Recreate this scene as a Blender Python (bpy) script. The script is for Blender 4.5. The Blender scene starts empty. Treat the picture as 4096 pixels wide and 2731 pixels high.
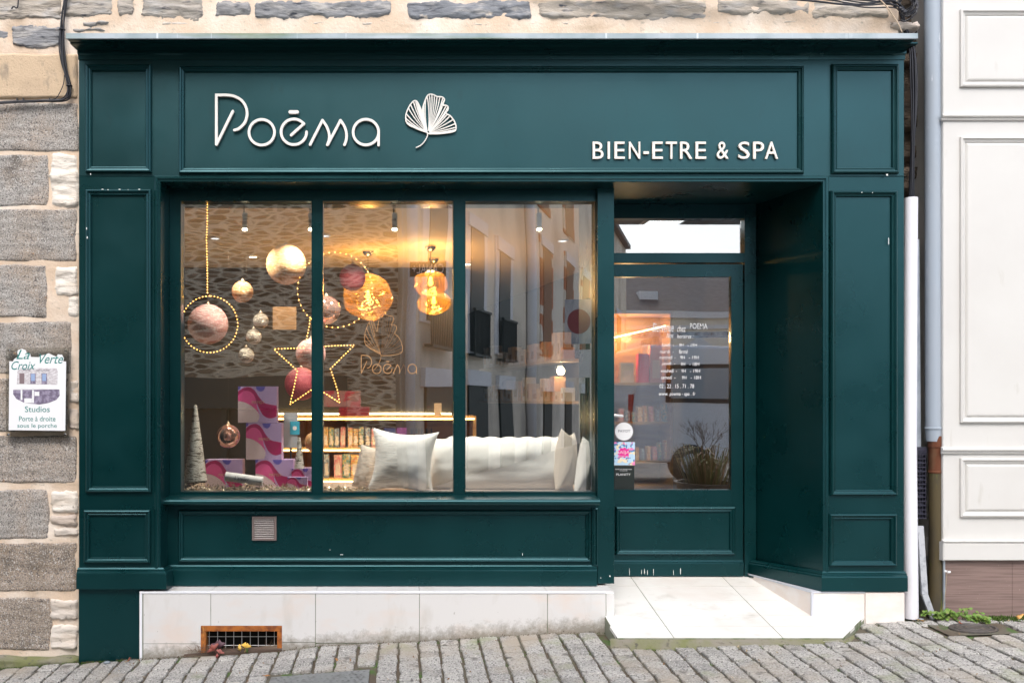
import bpy, bmesh, math, random
from mathutils import Vector, Matrix, noise as mnoise
R = math.radians
random.seed(7)
SC = bpy.context.scene
COL = SC.collection
# ---------------------------------------------------------------- camera / world / sun / exposure
S, D, X0, YH, CZ = 650.0, 5.5, 1600.0, 1600.0, 1.46      # measuring scale of the facade plane
cam = bpy.data.objects.new('camera', bpy.data.cameras.new('camera')); COL.objects.link(cam)
cam.location = (0, -D, CZ); cam.rotation_euler = (R(90), 0, 0)
cam.data.sensor_width = 36; cam.data.lens = S*D/4096*36
cam.data.shift_x = (2048-X0)/4096; cam.data.shift_y = (YH-1365.5)/4096
cam.data.clip_start = 0.05; cam.data.clip_end = 500
SC.camera = cam
w = bpy.data.worlds.new('World'); SC.world = w; w.use_nodes = True
nt = w.node_tree; nt.nodes.clear()
sky = nt.nodes.new('ShaderNodeTexSky'); sky.sky_type = 'NISHITA'; sky.sun_disc = False
sky.sun_elevation = R(51); sky.sun_rotation = R(185); sky.dust_density = 3
bw = nt.nodes.new('ShaderNodeRGBToBW'); mx = nt.nodes.new('ShaderNodeMix'); mx.data_type = 'RGBA'
mx.inputs[0].default_value = .48
bg = nt.nodes.new('ShaderNodeBackground'); bg.inputs[1].default_value = .15
wo = nt.nodes.new('ShaderNodeOutputWorld')
nt.links.new(sky.outputs[0], bw.inputs[0]); nt.links.new(sky.outputs[0], mx.inputs[6]); nt.links.new(bw.outputs[0], mx.inputs[7])
nt.links.new(mx.outputs[2], bg.inputs[0]); nt.links.new(bg.outputs[0], wo.inputs[0])
sl = bpy.data.lights.new('sun', 'SUN'); sl.energy = .6; sl.angle = R(32); sl.color = (1, .965, .92)
sun = bpy.data.objects.new('sun', sl); COL.objects.link(sun)
sun.rotation_euler = Vector((.1, .8, -1.0)).to_track_quat('-Z', 'Y').to_euler()
SC.view_settings.view_transform = 'Standard'; SC.view_settings.look = 'None'
SC.view_settings.exposure = 1.3; SC.view_settings.gamma = 1
SC.cycles.use_denoising = True
SC.cycles.sample_clamp_indirect = 4
SC.cycles.max_bounces = 10; SC.cycles.transparent_max_bounces = 24
SC.cycles.glossy_bounces = 5
SC.cycles.caustics_reflective = False; SC.cycles.caustics_refractive = False

def W(px, py, y=0.0):
    k = (D+y)/D/S
    return Vector(((px-X0)*k, y, CZ-(py-YH)*k))
def wx(px, y=0.0): return (px-X0)*(D+y)/D/S
def wz(py, y=0.0): return CZ-(py-YH)*(D+y)/D/S
def lerp(a, b, t): return a+(b-a)*t

# ---------------------------------------------------------------- materials
def srgb(r, g, b):
    f = lambda c: c/12.92 if c <= .04045 else ((c+.055)/1.055)**2.4
    return (f(r/255), f(g/255), f(b/255))
def M(name, col, rough=.5, metal=0, layers=(), bump=None, tint=None, emit=None, spec=.5, coat=0, bump2=None, rvar=None):
    """layers: (scale(x,y,z), colour, lo, hi, detail) noise mixes; tint: second colour mixed by the face attribute 'tint'"""
    m = bpy.data.materials.new(name); m.use_nodes = True; n = m.node_tree; nd = n.nodes; L = n.links
    p = nd['Principled BSDF']
    p.inputs['Roughness'].default_value = rough; p.inputs['Metallic'].default_value = metal
    p.inputs['Specular IOR Level'].default_value = spec; p.inputs['Coat Weight'].default_value = coat
    tc = nd.new('ShaderNodeTexCoord')
    def nz(scale, detail=4, rg=.55):
        mp = nd.new('ShaderNodeMapping'); mp.inputs['Scale'].default_value = scale if hasattr(scale, '__len__') else (scale,)*3
        t = nd.new('ShaderNodeTexNoise'); t.inputs['Scale'].default_value = 1; t.inputs['Detail'].default_value = detail
        t.inputs['Roughness'].default_value = rg
        L.new(tc.outputs['Object'], mp.inputs[0]); L.new(mp.outputs[0], t.inputs[0]); return t.outputs['Fac']
    c = nd.new('ShaderNodeRGB'); c.outputs[0].default_value = (*col, 1); cur = c.outputs[0]
    if tint:
        a = nd.new('ShaderNodeAttribute'); a.attribute_name = 'tint'
        x = nd.new('ShaderNodeMix'); x.data_type = 'RGBA'; x.inputs[7].default_value = (*tint, 1)
        L.new(a.outputs['Fac'], x.inputs[0]); L.new(cur, x.inputs[6]); cur = x.outputs[2]
    for ly in layers:
        sc_, c2, lo, hi = ly[:4]; f = nz(sc_, ly[4] if len(ly) > 4 else 4)
        mr = nd.new('ShaderNodeMapRange'); mr.inputs[1].default_value = lo; mr.inputs[2].default_value = hi
        L.new(f, mr.inputs[0])
        x = nd.new('ShaderNodeMix'); x.data_type = 'RGBA'; x.inputs[7].default_value = (*c2, 1)
        L.new(mr.outputs[0], x.inputs[0]); L.new(cur, x.inputs[6]); cur = x.outputs[2]
    L.new(cur, p.inputs['Base Color'])
    if rvar:
        mr = nd.new('ShaderNodeMapRange'); mr.inputs[1].default_value = .3; mr.inputs[2].default_value = .7
        mr.inputs[3].default_value = rvar[1]; mr.inputs[4].default_value = rvar[2]
        L.new(nz(rvar[0]), mr.inputs[0]); L.new(mr.outputs[0], p.inputs['Roughness'])
    last = None
    for b in (bump, bump2):
        if b:
            bn = nd.new('ShaderNodeBump'); bn.inputs['Strength'].default_value = b[1]; bn.inputs['Distance'].default_value = b[2]
            L.new(nz(b[0], 5, .6), bn.inputs['Height'])
            if last: L.new(last, bn.inputs['Normal'])
            last = bn.outputs[0]; L.new(last, p.inputs['Normal'])
    if emit:
        p.inputs['Emission Color'].default_value = (*emit[0], 1); p.inputs['Emission Strength'].default_value = emit[1]
    return m
def glassmat(name, refl=.12, tintc=(.96, .98, .97), wave=.012, rough=0.0, scale=1.1):
    m = bpy.data.materials.new(name); m.use_nodes = True; n = m.node_tree; nd = n.nodes; L = n.links; nd.clear()
    o = nd.new('ShaderNodeOutputMaterial'); t = nd.new('ShaderNodeBsdfTransparent'); t.inputs[0].default_value = (*tintc, 1)
    g = nd.new('ShaderNodeBsdfGlossy'); g.inputs['Roughness'].default_value = rough
    fr = nd.new('ShaderNodeFresnel'); fr.inputs[0].default_value = 1.5
    ad = nd.new('ShaderNodeMath'); ad.operation = 'ADD'; ad.inputs[1].default_value = refl-.04; ad.use_clamp = True
    x = nd.new('ShaderNodeMixShader')
    L.new(fr.outputs[0], ad.inputs[0]); L.new(ad.outputs[0], x.inputs[0]); L.new(t.outputs[0], x.inputs[1]); L.new(g.outputs[0], x.inputs[2]); L.new(x.outputs[0], o.inputs[0])
    if wave:
        tc = nd.new('ShaderNodeTexCoord'); z = nd.new('ShaderNodeTexNoise'); z.inputs['Scale'].default_value = scale; z.inputs['Detail'].default_value = 1
        b = nd.new('ShaderNodeBump'); b.inputs['Strength'].default_value = 1; b.inputs['Distance'].default_value = wave
        L.new(tc.outputs['Object'], z.inputs[0]); L.new(z.outputs[0], b.inputs['Height']); L.new(b.outputs[0], g.inputs['Normal'])
    return m
def masonry(name, stone1, stone2, mortar, scale=(3, 3, 9), gap=.07, rough=.9, bumpd=.02):
    m = bpy.data.materials.new(name); m.use_nodes = True; n = m.node_tree; nd = n.nodes; L = n.links
    p = nd['Principled BSDF']; p.inputs['Roughness'].default_value = rough
    tc = nd.new('ShaderNodeTexCoord'); mp = nd.new('ShaderNodeMapping'); mp.inputs['Scale'].default_value = scale
    wn = nd.new('ShaderNodeTexNoise'); wn.inputs['Scale'].default_value = 2.5; wn.inputs['Detail'].default_value = 3
    va = nd.new('ShaderNodeVectorMath'); va.operation = 'MULTIPLY_ADD'; va.inputs[1].default_value = (.14, .14, .05)
    L.new(tc.outputs['Object'], wn.inputs[0]); L.new(wn.outputs['Color'], va.inputs[0]); L.new(tc.outputs['Object'], va.inputs[2]); L.new(va.outputs[0], mp.inputs[0])
    v1 = nd.new('ShaderNodeTexVoronoi'); v1.feature = 'DISTANCE_TO_EDGE'; v1.inputs['Scale'].default_value = 1
    v2 = nd.new('ShaderNodeTexVoronoi'); v2.inputs['Scale'].default_value = 1
    L.new(mp.outputs[0], v1.inputs[0]); L.new(mp.outputs[0], v2.inputs[0])
    a = nd.new('ShaderNodeMix'); a.data_type = 'RGBA'; a.inputs[6].default_value = (*stone1, 1); a.inputs[7].default_value = (*stone2, 1)
    sp = nd.new('ShaderNodeSeparateColor'); L.new(v2.outputs['Color'], sp.inputs[0]); L.new(sp.outputs[0], a.inputs[0])
    mr = nd.new('ShaderNodeMapRange'); mr.inputs[1].default_value = gap*.5; mr.inputs[2].default_value = gap*1.5
    L.new(v1.outputs['Distance'], mr.inputs[0])
    b = nd.new('ShaderNodeMix'); b.data_type = 'RGBA'; b.inputs[6].default_value = (*mortar, 1)
    L.new(mr.outputs[0], b.inputs[0]); L.new(a.outputs[2], b.inputs[7]); L.new(b.outputs[2], p.inputs['Base Color'])
    bn = nd.new('ShaderNodeBump'); bn.inputs['Distance'].default_value = bumpd; L.new(mr.outputs[0], bn.inputs['Height']); L.new(bn.outputs[0], p.inputs['Normal'])
    return m

GREEN = (.0005, .0185, .0190)
def teal(m):
    m.node_tree.nodes['Principled BSDF'].inputs['Specular Tint'].default_value = (.42, .88, 1, 1); return m
m_green = M('green_paint', GREEN, .34, layers=[((1.5, 1.5, 1.5), (.0007, .0235, .0245), .4, .7, 2), ((70, 70, 70), (.02, .09, .095), .74, .8, 2)],
            bump=(160, .10, .002), rvar=((3, 3, 3), .24, .36), bump2=((1.2, 1.2, .9), .25, .02), spec=.7)
m_greensign = M('green_sign_paint', (.0005, .0145, .0145), .38, layers=[((1.2, 1.2, 1.2), (.0009, .025, .027), .4, .7, 6), ((16, 16, 5), (.001, .012, .013), .62, .72, 6)],
            bump=(220, .2, .003), rvar=((2, 2, 2), .30, .42), spec=.9)
teal(m_green); teal(m_greensign)
m_chip = M('chipped_white', (.75, .78, .76), .6)
m_letter = M('white_letter', (.83, .80, .75), .4, bump=(200, .05, .001))
m_lettergold = M('cream_letter', (.86, .80, .72), .4)
m_zinc = M('zinc_sheet', (.42, .48, .52), .45, .0, layers=[((3, 3, 3), (.20, .28, .30), .42, .7), ((.9, 9, 9), (.16, .22, .10), .52, .68, 6), ((40, 8, 2), (.6, .66, .7), .66, .74)], bump=(30, .2, .004))
m_granite = M('granite_stone', (.36, .34, .315), .85, tint=(.27, .205, .145), layers=[((5, 5, 5), (.38, .31, .25), .42, .68, 3), ((7, 7, 4), (.15, .13, .11), .55, .72, 7), ((11, 11, 11), (.40, .22, .10), .69, .74, 4), ((120, 120, 120), (.09, .08, .08), .50, .64, 4), ((140, 140, 110), (.58, .56, .53), .54, .68, 3), ((1.3, 1.3, 1.3), (.25, .2, .15), .55, .8)], bump=(70, .8, .006))
m_rubble = M('pale_rubble_stone', (.78, .72, .64), .9, tint=(.42, .33, .28), layers=[((4, 4, 14), (.62, .52, .42), .48, .72, 8), ((30, 30, 50), (.35, .30, .25), .64, .74)], bump=((14, 14, 40), .7, .015))
m_slate = M('slate_rubble_stone', (.20, .21, .23), .85, tint=(.46, .40, .33), layers=[((6, 6, 16), (.42, .40, .38), .5, .66, 8), ((9, 9, 30), (.05, .055, .07), .57, .68, 8), ((9, 9, 14), (.6, .52, .44), .63, .70, 6)], bump=((9, 9, 34), 1, .015))
m_mortar = M('lime_mortar', (.66, .51, .38), .92, layers=[((3, 3, 3), (.80, .70, .60), .42, .66, 6), ((2, 2, 5), (.42, .31, .21), .56, .74, 7), ((24, 24, 40), (.5, .42, .33), .6, .7, 5)], bump=(60, .5, .006), bump2=((8, 8, 8), .5, .015))
m_plaster = M('tan_plaster', (.58, .44, .30), .9, layers=[((14, 14, 5), (.34, .27, .20), .60, .72, 7), ((3, 3, 2), (.46, .34, .24), .45, .7, 5), ((100, 100, 100), (.3, .22, .15), .62, .72)], bump=(90, .7, .005))
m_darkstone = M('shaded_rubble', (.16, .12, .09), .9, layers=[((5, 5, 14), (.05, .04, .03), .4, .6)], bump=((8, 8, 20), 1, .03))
m_tile = M('plinth_tile', (.70, .685, .67), .42, layers=[((7, 7, 2.5), (.60, .57, .53), .55, .75, 7), ((2.5, 2.5, 5), (.72, .63, .57), .50, .70, 5), ((60, 60, 18), (.30, .28, .24), .71, .76, 3)], rvar=((4, 4, 4), .32, .5))
m_steptile = M('doorstep_tile', (.78, .765, .73), .38, layers=[((6, 9, 6), (.62, .59, .54), .56, .76, 7), ((2.5, 2.5, 5), (.72, .67, .62), .5, .74, 5), ((16, 16, 6), (.62, .6, .55), .66, .8, 6)])
m_grout = M('tile_grout', (.24, .25, .19), .9, layers=[((12, 12, 12), (.08, .13, .04), .5, .65)])
m_trim = M('white_trim', (.82, .83, .86), .35)
m_sett = M('granite_sett', (.43, .415, .39), .8, tint=(.29, .28, .265), layers=[((85, 85, 85), (.11, .105, .10), .53, .61, 3), ((110, 110, 110), (.62, .60, .56), .56, .66, 2), ((2, 2, 2), (.36, .31, .25), .5, .7, 4), ((3, 3, 3), (.26, .28, .17), .58, .75, 4), ((9, 9, 9), (.15, .14, .125), .60, .70, 6)], bump=(80, .9, .008), rvar=((5, 5, 5), .5, .85))
m_joint = M('paving_joint', (.11, .085, .06), .95, layers=[((4, 4, 4), (.13, .12, .09), .45, .6), ((7, 7, 7), (.07, .13, .03), .56, .66, 5)], bump=(90, .8, .01))
m_asphalt = M('street_paving', (.24, .23, .215), .85, layers=[((60, 60, 60), (.30, .29, .27), .55, .65)], bump=(80, .4, .004))
m_concrete = M('mossy_concrete', (.22, .20, .16), .9, layers=[((5, 5, 5), (.16, .17, .07), .42, .62, 6), ((30, 30, 30), (.10, .09, .07), .58, .7)], bump=(40, .6, .01))
m_moss = M('moss', (.10, .20, .02), .95, layers=[((30, 30, 30), (.05, .09, .01), .45, .6)], tint=(.05, .06, .02))
m_black = M('black_cable', (.018, .019, .026), .38)
m_iron = M('cast_iron', (.10, .09, .085), .55, .4, layers=[((30, 30, 30), (.16, .13, .11), .5, .7)], bump=(60, .5, .004))
m_ironplate = M('grey_plate', (.25, .26, .26), .5, .3, layers=[((20, 20, 20), (.16, .16, .16), .5, .7)], bump=(60, .5, .004))
m_rust = M('rusty_iron', (.42, .13, .02), .8, layers=[((14, 14, 14), (.16, .045, .015), .48, .66, 6), ((25, 25, 8), (.60, .25, .05), .6, .72)], bump=(60, .6, .004))
m_galv = M('galvanised_steel', (.50, .55, .60), .42, .6, layers=[((14, 14, 5), (.32, .37, .44), .42, .62, 3)])
m_steel = M('steel_wire', (.62, .62, .62), .4, .7)
m_vent = M('brown_vent', (.17, .13, .12), .55); m_ventlt = M('vent_slats', (.40, .36, .34), .55)
m_pipegrey = M('grey_pvc_pipe', (.35, .40, .46), .42, layers=[((9, 9, 1.6), (.34, .40, .47), .5, .7), ((40, 40, 5), (.72, .76, .8), .69, .73, 5)])
m_pipewhite = M('white_conduit', (.80, .80, .85), .42, layers=[((8, 8, 1.2), (.66, .66, .70), .6, .8), ((60, 60, 60), (.2, .2, .22), .76, .8)])
m_copper = M('copper_sleeve', (.20, .075, .04), .42, .5, layers=[((12, 12, 8), (.20, .11, .06), .48, .66), ((50, 50, 8), (.75, .6, .5), .71, .74)])
m_oldpipe = M('old_brown_pipe', (.085, .065, .03), .5, layers=[((7, 7, 2), (.06, .05, .035), .4, .6), ((9, 9, 2.5), (.17, .19, .03), .56, .66, 6), ((18, 18, 5), (.60, .50, .38), .68, .72, 5)], bump=(40, .4, .004))
m_wpaint = M('white_shop_paint', (.64, .63, .605), .42, layers=[((2, 2, 2), (.60, .585, .56), .4, .75, 6), ((9, 9, 2.2), (.50, .48, .43), .66, .8, 6)], bump=((60, 60, 8), .05, .002))
m_bplinth = M('brown_plinth', (.24, .165, .145), .7, layers=[((3, 3, 90), (.17, .115, .10), .45, .62, 3), ((100, 100, 100), (.36, .3, .27), .68, .74)])
m_wood = M('shelf_wood', (.52, .30, .09), .5, layers=[((3, 3, 18), (.36, .17, .06), .45, .65)])
m_floor = M('shop_floor', (.48, .38, .28), .5, layers=[((2, 12, 2), (.38, .29, .20), .45, .6)])
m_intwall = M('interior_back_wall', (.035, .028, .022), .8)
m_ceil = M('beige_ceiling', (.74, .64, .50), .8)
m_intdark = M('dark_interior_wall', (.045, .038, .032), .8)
m_platform = M('display_board', (.40, .32, .27), .6)
m_led = M('led_strip', (1, .8, .5), .5, emit=((1, .74, .36), 8))
m_bulb = M('fairy_bulb', (1, .6, .2), .4, emit=((1, .48, .10), 4))
m_lampface = M('lamp_face', (1, .9, .7), .4, emit=((1, .80, .52), 14))
m_filament = M('filament', (1, .6, .2), .4, emit=((1, .52, .14), 12))
m_panel = M('light_panel_face', (1, 1, 1), .4, emit=((.9, .95, 1), 1.2))
m_chrome = M('polished_metal', (.60, .58, .55), .12, 1.0)
m_glass = glassmat('window_glass', .31, wave=.0025)
m_glassdoor = glassmat('door_glass', .36, wave=.0015)
m_pane = M('distant_window_pane', (.05, .055, .06), .08)
def ambermat():
    m = glassmat('amber_glass', .10, (1.0, .66, .22), .02, .02, 14); n = m.node_tree; nd = n.nodes; L = n.links
    o = nd['Material Output']; x0_ = o.inputs[0].links[0].from_node; tr = nd.new('ShaderNodeBsdfTranslucent'); tr.inputs[0].default_value = (1, .50, .09, 1)
    x = nd.new('ShaderNodeMixShader'); x.inputs[0].default_value = .12; L.new(x0_.outputs[0], x.inputs[1]); L.new(tr.outputs[0], x.inputs[2]); L.new(x.outputs[0], o.inputs[0]); return m
m_amber = ambermat()
m_acrylic = glassmat('clear_acrylic', .07, (.90, .90, .88), 0, .05)
m_cotton = M('white_cotton', (.88, .88, .87), .9, bump=((4, 4, 4), .25, .012), bump2=(300, .1, .001))
m_linen = M('beige_linen', (.62, .55, .48), .95, bump=((6, 6, 6), .5, .02), bump2=(300, .2, .001))
m_rose = M('rose_glitter', (.76, .34, .30), .75, .0, layers=[((120, 120, 120), (.95, .75, .66), .55, .62, 1), ((200, 200, 200), (.35, .18, .14), .6, .68, 1)], bump=(260, .9, .004))
m_champ = M('champagne_glitter', (.78, .37, .13), .75, .0, layers=[((120, 120, 120), (.98, .80, .5), .55, .62, 1), ((200, 200, 200), (.35, .18, .06), .6, .68, 1)], bump=(260, .9, .004))
m_sequin = M('sequin_silver', (.72, .60, .44), .3, .5, layers=[((150, 150, 150), (.95, .9, .8), .52, .58, 1), ((130, 130, 130), (.12, .09, .06), .56, .62, 1)], bump=(110, 1, .02))
m_redglit = M('red_glitter', (.34, .04, .06), .5, .1, bump=(260, .9, .004), layers=[((260, 260, 260), (.8, .25, .22), .58, .64, 1)])
m_coppermirror = M('copper_mirror', (.85, .50, .40), .10, .8)
m_silvergold = M('tinsel_gold', (.62, .54, .38), .22, .85, tint=(.85, .82, .72), layers=[((60, 60, 60), (.25, .2, .1), .5, .6)])
m_rope = M('silver_rope', (.88, .83, .73), .45, .0, layers=[((20, 20, 90), (.20, .16, .11), .50, .60, 3), ((30, 30, 80), (.97, .93, .85), .56, .62, 2)], bump=((25, 25, 170), 1, .01))
m_cord = M('thin_thread', (.2, .16, .12), .6)
m_lilac = M('lilac_card', (.60, .44, .76), .4); m_pink = M('pink_card', (.88, .13, .38), .4); m_dpink = M('magenta_card', (.46, .02, .14), .4)
m_pale = M('pale_pink_card', (.84, .68, .70), .4); m_blue = M('violet_blue_card', (.16, .13, .55), .4)
m_goldtxt = M('gold_print', (.75, .58, .38), .35, .4)
m_white = M('white_card', (.84, .84, .85), .5); m_txtgreen = M('green_print', (.01, .22, .20), .5)
m_txtdark = M('dark_print', (.05, .04, .08), .5)
m_whitewrite = M('white_marker', (.85, .86, .88), .6, emit=None)
m_amberedge = M('copper_print', (.72, .40, .18), .4, .5)

# ---------------------------------------------------------------- mesh builder
class MB:
    def __init__(s): s.v = []; s.f = []; s.t = []; s.m = []
    def add(s, vs, fs, tint=0.0, mi=0):
        o = len(s.v); s.v += [tuple(v) for v in vs]
        for f in fs: s.f.append([i+o for i in f]); s.t.append(tint); s.m.append(mi)
        return s
    def box(s, x0, x1, y0, y1, z0, z1, tint=0, mi=0):
        x0, x1 = min(x0, x1), max(x0, x1); y0, y1 = min(y0, y1), max(y0, y1); z0, z1 = min(z0, z1), max(z0, z1)
        return s.add([(x0, y0, z0), (x1, y0, z0), (x1, y1, z0), (x0, y1, z0), (x0, y0, z1), (x1, y0, z1), (x1, y1, z1), (x0, y1, z1)],
                     [(0, 3, 2, 1), (4, 5, 6, 7), (0, 1, 5, 4), (1, 2, 6, 5), (2, 3, 7, 6), (3, 0, 4, 7)], tint, mi)
    def hexa(s, p, tint=0, mi=0):   # 8 points: bottom ring 0-3 (ccw from above), top ring 4-7
        return s.add(p, [(0, 3, 2, 1), (4, 5, 6, 7), (0, 1, 5, 4), (1, 2, 6, 5), (2, 3, 7, 6), (3, 0, 4, 7)], tint, mi)
    def bbox(s, x0, x1, y0, y1, z0, z1, b=.003, tint=0, mi=0):   # box with bevelled front edges (front = -Y)
        s.ring(x0, z0, x1, z1, [(0, y1), (0, y0+b), (b, y0)], close=True, tint=tint, mi=mi); return s
    def ring(s, x0, z0, x1, z1, prof, close=False, back=False, tint=0, mi=0):
        """successive inset rectangles: prof = [(inset, y), ...] facing -Y"""
        vs = []; fs = []
        for (i, y) in prof:
            vs += [(x0+i, y, z0+i), (x1-i, y, z0+i), (x1-i, y, z1-i), (x0+i, y, z1-i)]
        for k in range(len(prof)-1):
            a = 4*k; b = a+4
            for j in range(4):
                j2 = (j+1) % 4; fs.append((a+j, a+j2, b+j2, b+j))
        if close: b = 4*(len(prof)-1); fs.append((b, b+1, b+2, b+3))
        return s.add(vs, fs, tint, mi)
    def extx(s, prof, x0, x1, caps=True, tint=0, mi=0):   # closed profile [(y,z)] extruded along x
        n = len(prof); vs = [(x0, y, z) for y, z in prof]+[(x1, y, z) for y, z in prof]
        fs = [(i, (i+1) % n, n+(i+1) % n, n+i) for i in range(n)]
        if caps: fs += [tuple(range(n))[::-1], tuple(range(n, 2*n))]
        return s.add(vs, fs, tint, mi)
    def prism(s, pts, y0, y1, tint=0, mi=0):    # closed outline [(x,z)] between y0(front) and y1
        n = len(pts); vs = [(x, y0, z) for x, z in pts]+[(x, y1, z) for x, z in pts]
        fs = [tuple(range(n)), tuple(range(n, 2*n))[::-1]]+[(i, n+i, n+(i+1) % n, (i+1) % n) for i in range(n)]
        return s.add(vs, fs, tint, mi)
    def prismz(s, pts, z0, z1, tint=0, mi=0):
        n = len(pts); vs = [(x, y, z0) for x, y in pts]+[(x, y, z1) for x, y in pts]
        fs = [tuple(range(n))[::-1], tuple(range(n, 2*n))]+[(i, (i+1) % n, n+(i+1) % n, n+i) for i in range(n)]
        return s.add(vs, fs, tint, mi)
    def tube(s, pts, r, seg=8, closed=False, tint=0, mi=0, caps=True):
        pts = [Vector(p) for p in pts]; n = len(pts); vs = []; fs = []; prev = None
        for i, p in enumerate(pts):
            if closed: t = pts[(i+1) % n]-pts[i-1]
            else: t = pts[min(i+1, n-1)]-pts[max(i-1, 0)]
            if t.length < 1e-9: t = Vector((0, 0, 1))
            t.normalize()
            if prev is None: a = t.orthogonal().normalized()
            else: a = (prev-t*prev.dot(t)); a = a.normalized() if a.length > 1e-6 else t.orthogonal().normalized()
            prev = a; b = t.cross(a); rr = r[i] if hasattr(r, '__len__') else r
            for k in range(seg):
                an = 2*math.pi*k/seg; vs.append(p+a*rr*math.cos(an)+b*rr*math.sin(an))
        for i in range(n if closed else n-1):
            j = (i+1) % n
            for k in range(seg): k2 = (k+1) % seg; fs.append((i*seg+k, i*seg+k2, j*seg+k2, j*seg+k))
        if caps and not closed: fs += [tuple(range(seg))[::-1], tuple(range((n-1)*seg, n*seg))]
        return s.add(vs, fs, tint, mi)
    def lathe(s, c, prof, seg=24, tint=0, mi=0, axis='z'):   # prof [(r, h)]
        vs = []; fs = []; n = len(prof)
        for r_, h in prof:
            for k in range(seg):
                a = 2*math.pi*k/seg; q = (r_*math.cos(a), r_*math.sin(a), h)
                if axis == 'y': q = (q[0], h, q[1])
                if axis == 'x': q = (h, q[0], q[1])
                vs.append((c[0]+q[0], c[1]+q[1], c[2]+q[2]))
        for i in range(n-1):
            for k in range(seg): k2 = (k+1) % seg; fs.append((i*seg+k, i*seg+k2, (i+1)*seg+k2, (i+1)*seg+k))
        if prof[0][0] > 1e-6: fs.append(tuple(range(seg))[::-1])
        if prof[-1][0] > 1e-6: fs.append(tuple(range((n-1)*seg, n*seg)))
        return s.add(vs, fs, tint, mi)
    def sphere(s, c, r, seg=16, tint=0, mi=0, sq=1.0):
        return s.lathe(c, [(r*math.sin(math.pi*i/(seg//2))+1e-5, -r*sq*math.cos(math.pi*i/(seg//2))) for i in range(seg//2+1)], seg, tint, mi)
    def ribbon(s, pts, wd, y0, y1, caps=True, tint=0, mi=0):
        """flat raised stroke in the XZ plane with round ends; pts [(x,z)], wd a width or one per point"""
        P = [Vector((p[0], p[1])) for p in pts]; n = len(P); Lf = []; Rt = []
        for i in range(n):
            a = (P[i]-P[i-1]).normalized() if i else (P[1]-P[0]).normalized()
            b = (P[i+1]-P[i]).normalized() if i < n-1 else a
            t = (a+b); t = t.normalized() if t.length > 1e-6 else a
            nn = Vector((-t.y, t.x)); c = max(.35, nn.dot(Vector((-a.y, a.x))))
            h = (wd[i] if hasattr(wd, '__len__') else wd)/2/c
            Lf.append(P[i]+nn*h); Rt.append(P[i]-nn*h)
        vs = []; fs = []
        for y in (y0, y1):
            for i in range(n): vs += [(Lf[i].x, y, Lf[i].y), (Rt[i].x, y, Rt[i].y)]
        m = 2*n
        for i in range(n-1):
            a = 2*i; fs += [(a, a+1, a+3, a+2), (a, a+2, m+a+2, m+a), (a+1, m+a+1, m+a+3, a+3)]
        s.add(vs, fs, tint, mi)
        if caps:
            for e, d in ((0, P[0]-P[1]), (n-1, P[-1]-P[-2])):
                h = (wd[e] if hasattr(wd, '__len__') else wd)/2
                an = math.atan2(d.y, d.x); pp = [(P[e].x+h*math.cos(an-math.pi/2+math.pi*k/8), P[e].y+h*math.sin(an-math.pi/2+math.pi*k/8)) for k in range(9)]
                s.prism(pp, y0, y1, tint, mi)
        return s
    def build(s, name, mats, parent=None, smooth=False, origin=None, bevel=0, fixn=True):
        me = bpy.data.meshes.new(name)
        o3 = Vector(origin) if origin is not None else (parent_world(parent) if parent else Vector((0, 0, 0)))
        me.from_pydata([(v[0]-o3.x, v[1]-o3.y, v[2]-o3.z) for v in s.v], [], s.f)
        for m in (mats if isinstance(mats, (list, tuple)) else [mats]): me.materials.append(m)
        me.polygons.foreach_set('material_index', s.m)
        if any(s.t):
            at = me.attributes.new('tint', 'FLOAT', 'FACE'); at.data.foreach_set('value', s.t)
        if smooth: me.polygons.foreach_set('use_smooth', [True]*len(me.polygons))
        me.update()
        if fixn:
            bm = bmesh.new(); bm.from_mesh(me); bmesh.ops.recalc_face_normals(bm, faces=bm.faces); bm.to_mesh(me); bm.free()
        o = bpy.data.objects.new(name, me); COL.objects.link(o)
        if smooth == 'auto':
            try: me.set_sharp_from_angle(angle=R(35))
            except Exception: pass
        if parent: o.parent = parent
        else: o.location = o3
        if bevel:
            b = o.modifiers.new('bevel', 'BEVEL'); b.width = bevel; b.segments = 2; b.limit_method = 'ANGLE'; b.angle_limit = R(40)
        return o
def parent_world(p):
    v = Vector((0, 0, 0))
    while p is not None: v = v+Vector(p.location); p = p.parent
    return v
def tag(o, label=None, cat=None, group=None, kind=None):
    if label: o['label'] = label
    if cat: o['category'] = cat
    if group: o['group'] = group
    if kind: o['kind'] = kind
    return o
def thing(name, label, cat, loc=(0, 0, 0), group=None):
    o = bpy.data.objects.new(name, None); COL.objects.link(o); o.location = loc; o.empty_display_size = .1
    return tag(o, label, cat, group)
def copy_tree(o, parent=None):
    c = o.copy(); COL.objects.link(c); c.parent = parent
    for ch in list(o.children): copy_tree(ch, c)
    return c
def spline(pts, n=8, closed=False):
    P = [Vector(p) for p in pts]; out = []; N = len(P)
    for i in range(N if closed else N-1):
        g = (lambda k: P[k % N]) if closed else (lambda k: P[max(0, min(N-1, k))])
        a, b, c, d = g(i-1), g(i), g(i+1), g(i+2)
        for k in range(n):
            t = k/n; out.append(.5*((2*b)+(-a+c)*t+(2*a-5*b+4*c-d)*t*t+(-a+3*b-3*c+d)*t*t*t))
    if not closed: out.append(P[-1])
    return out
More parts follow.
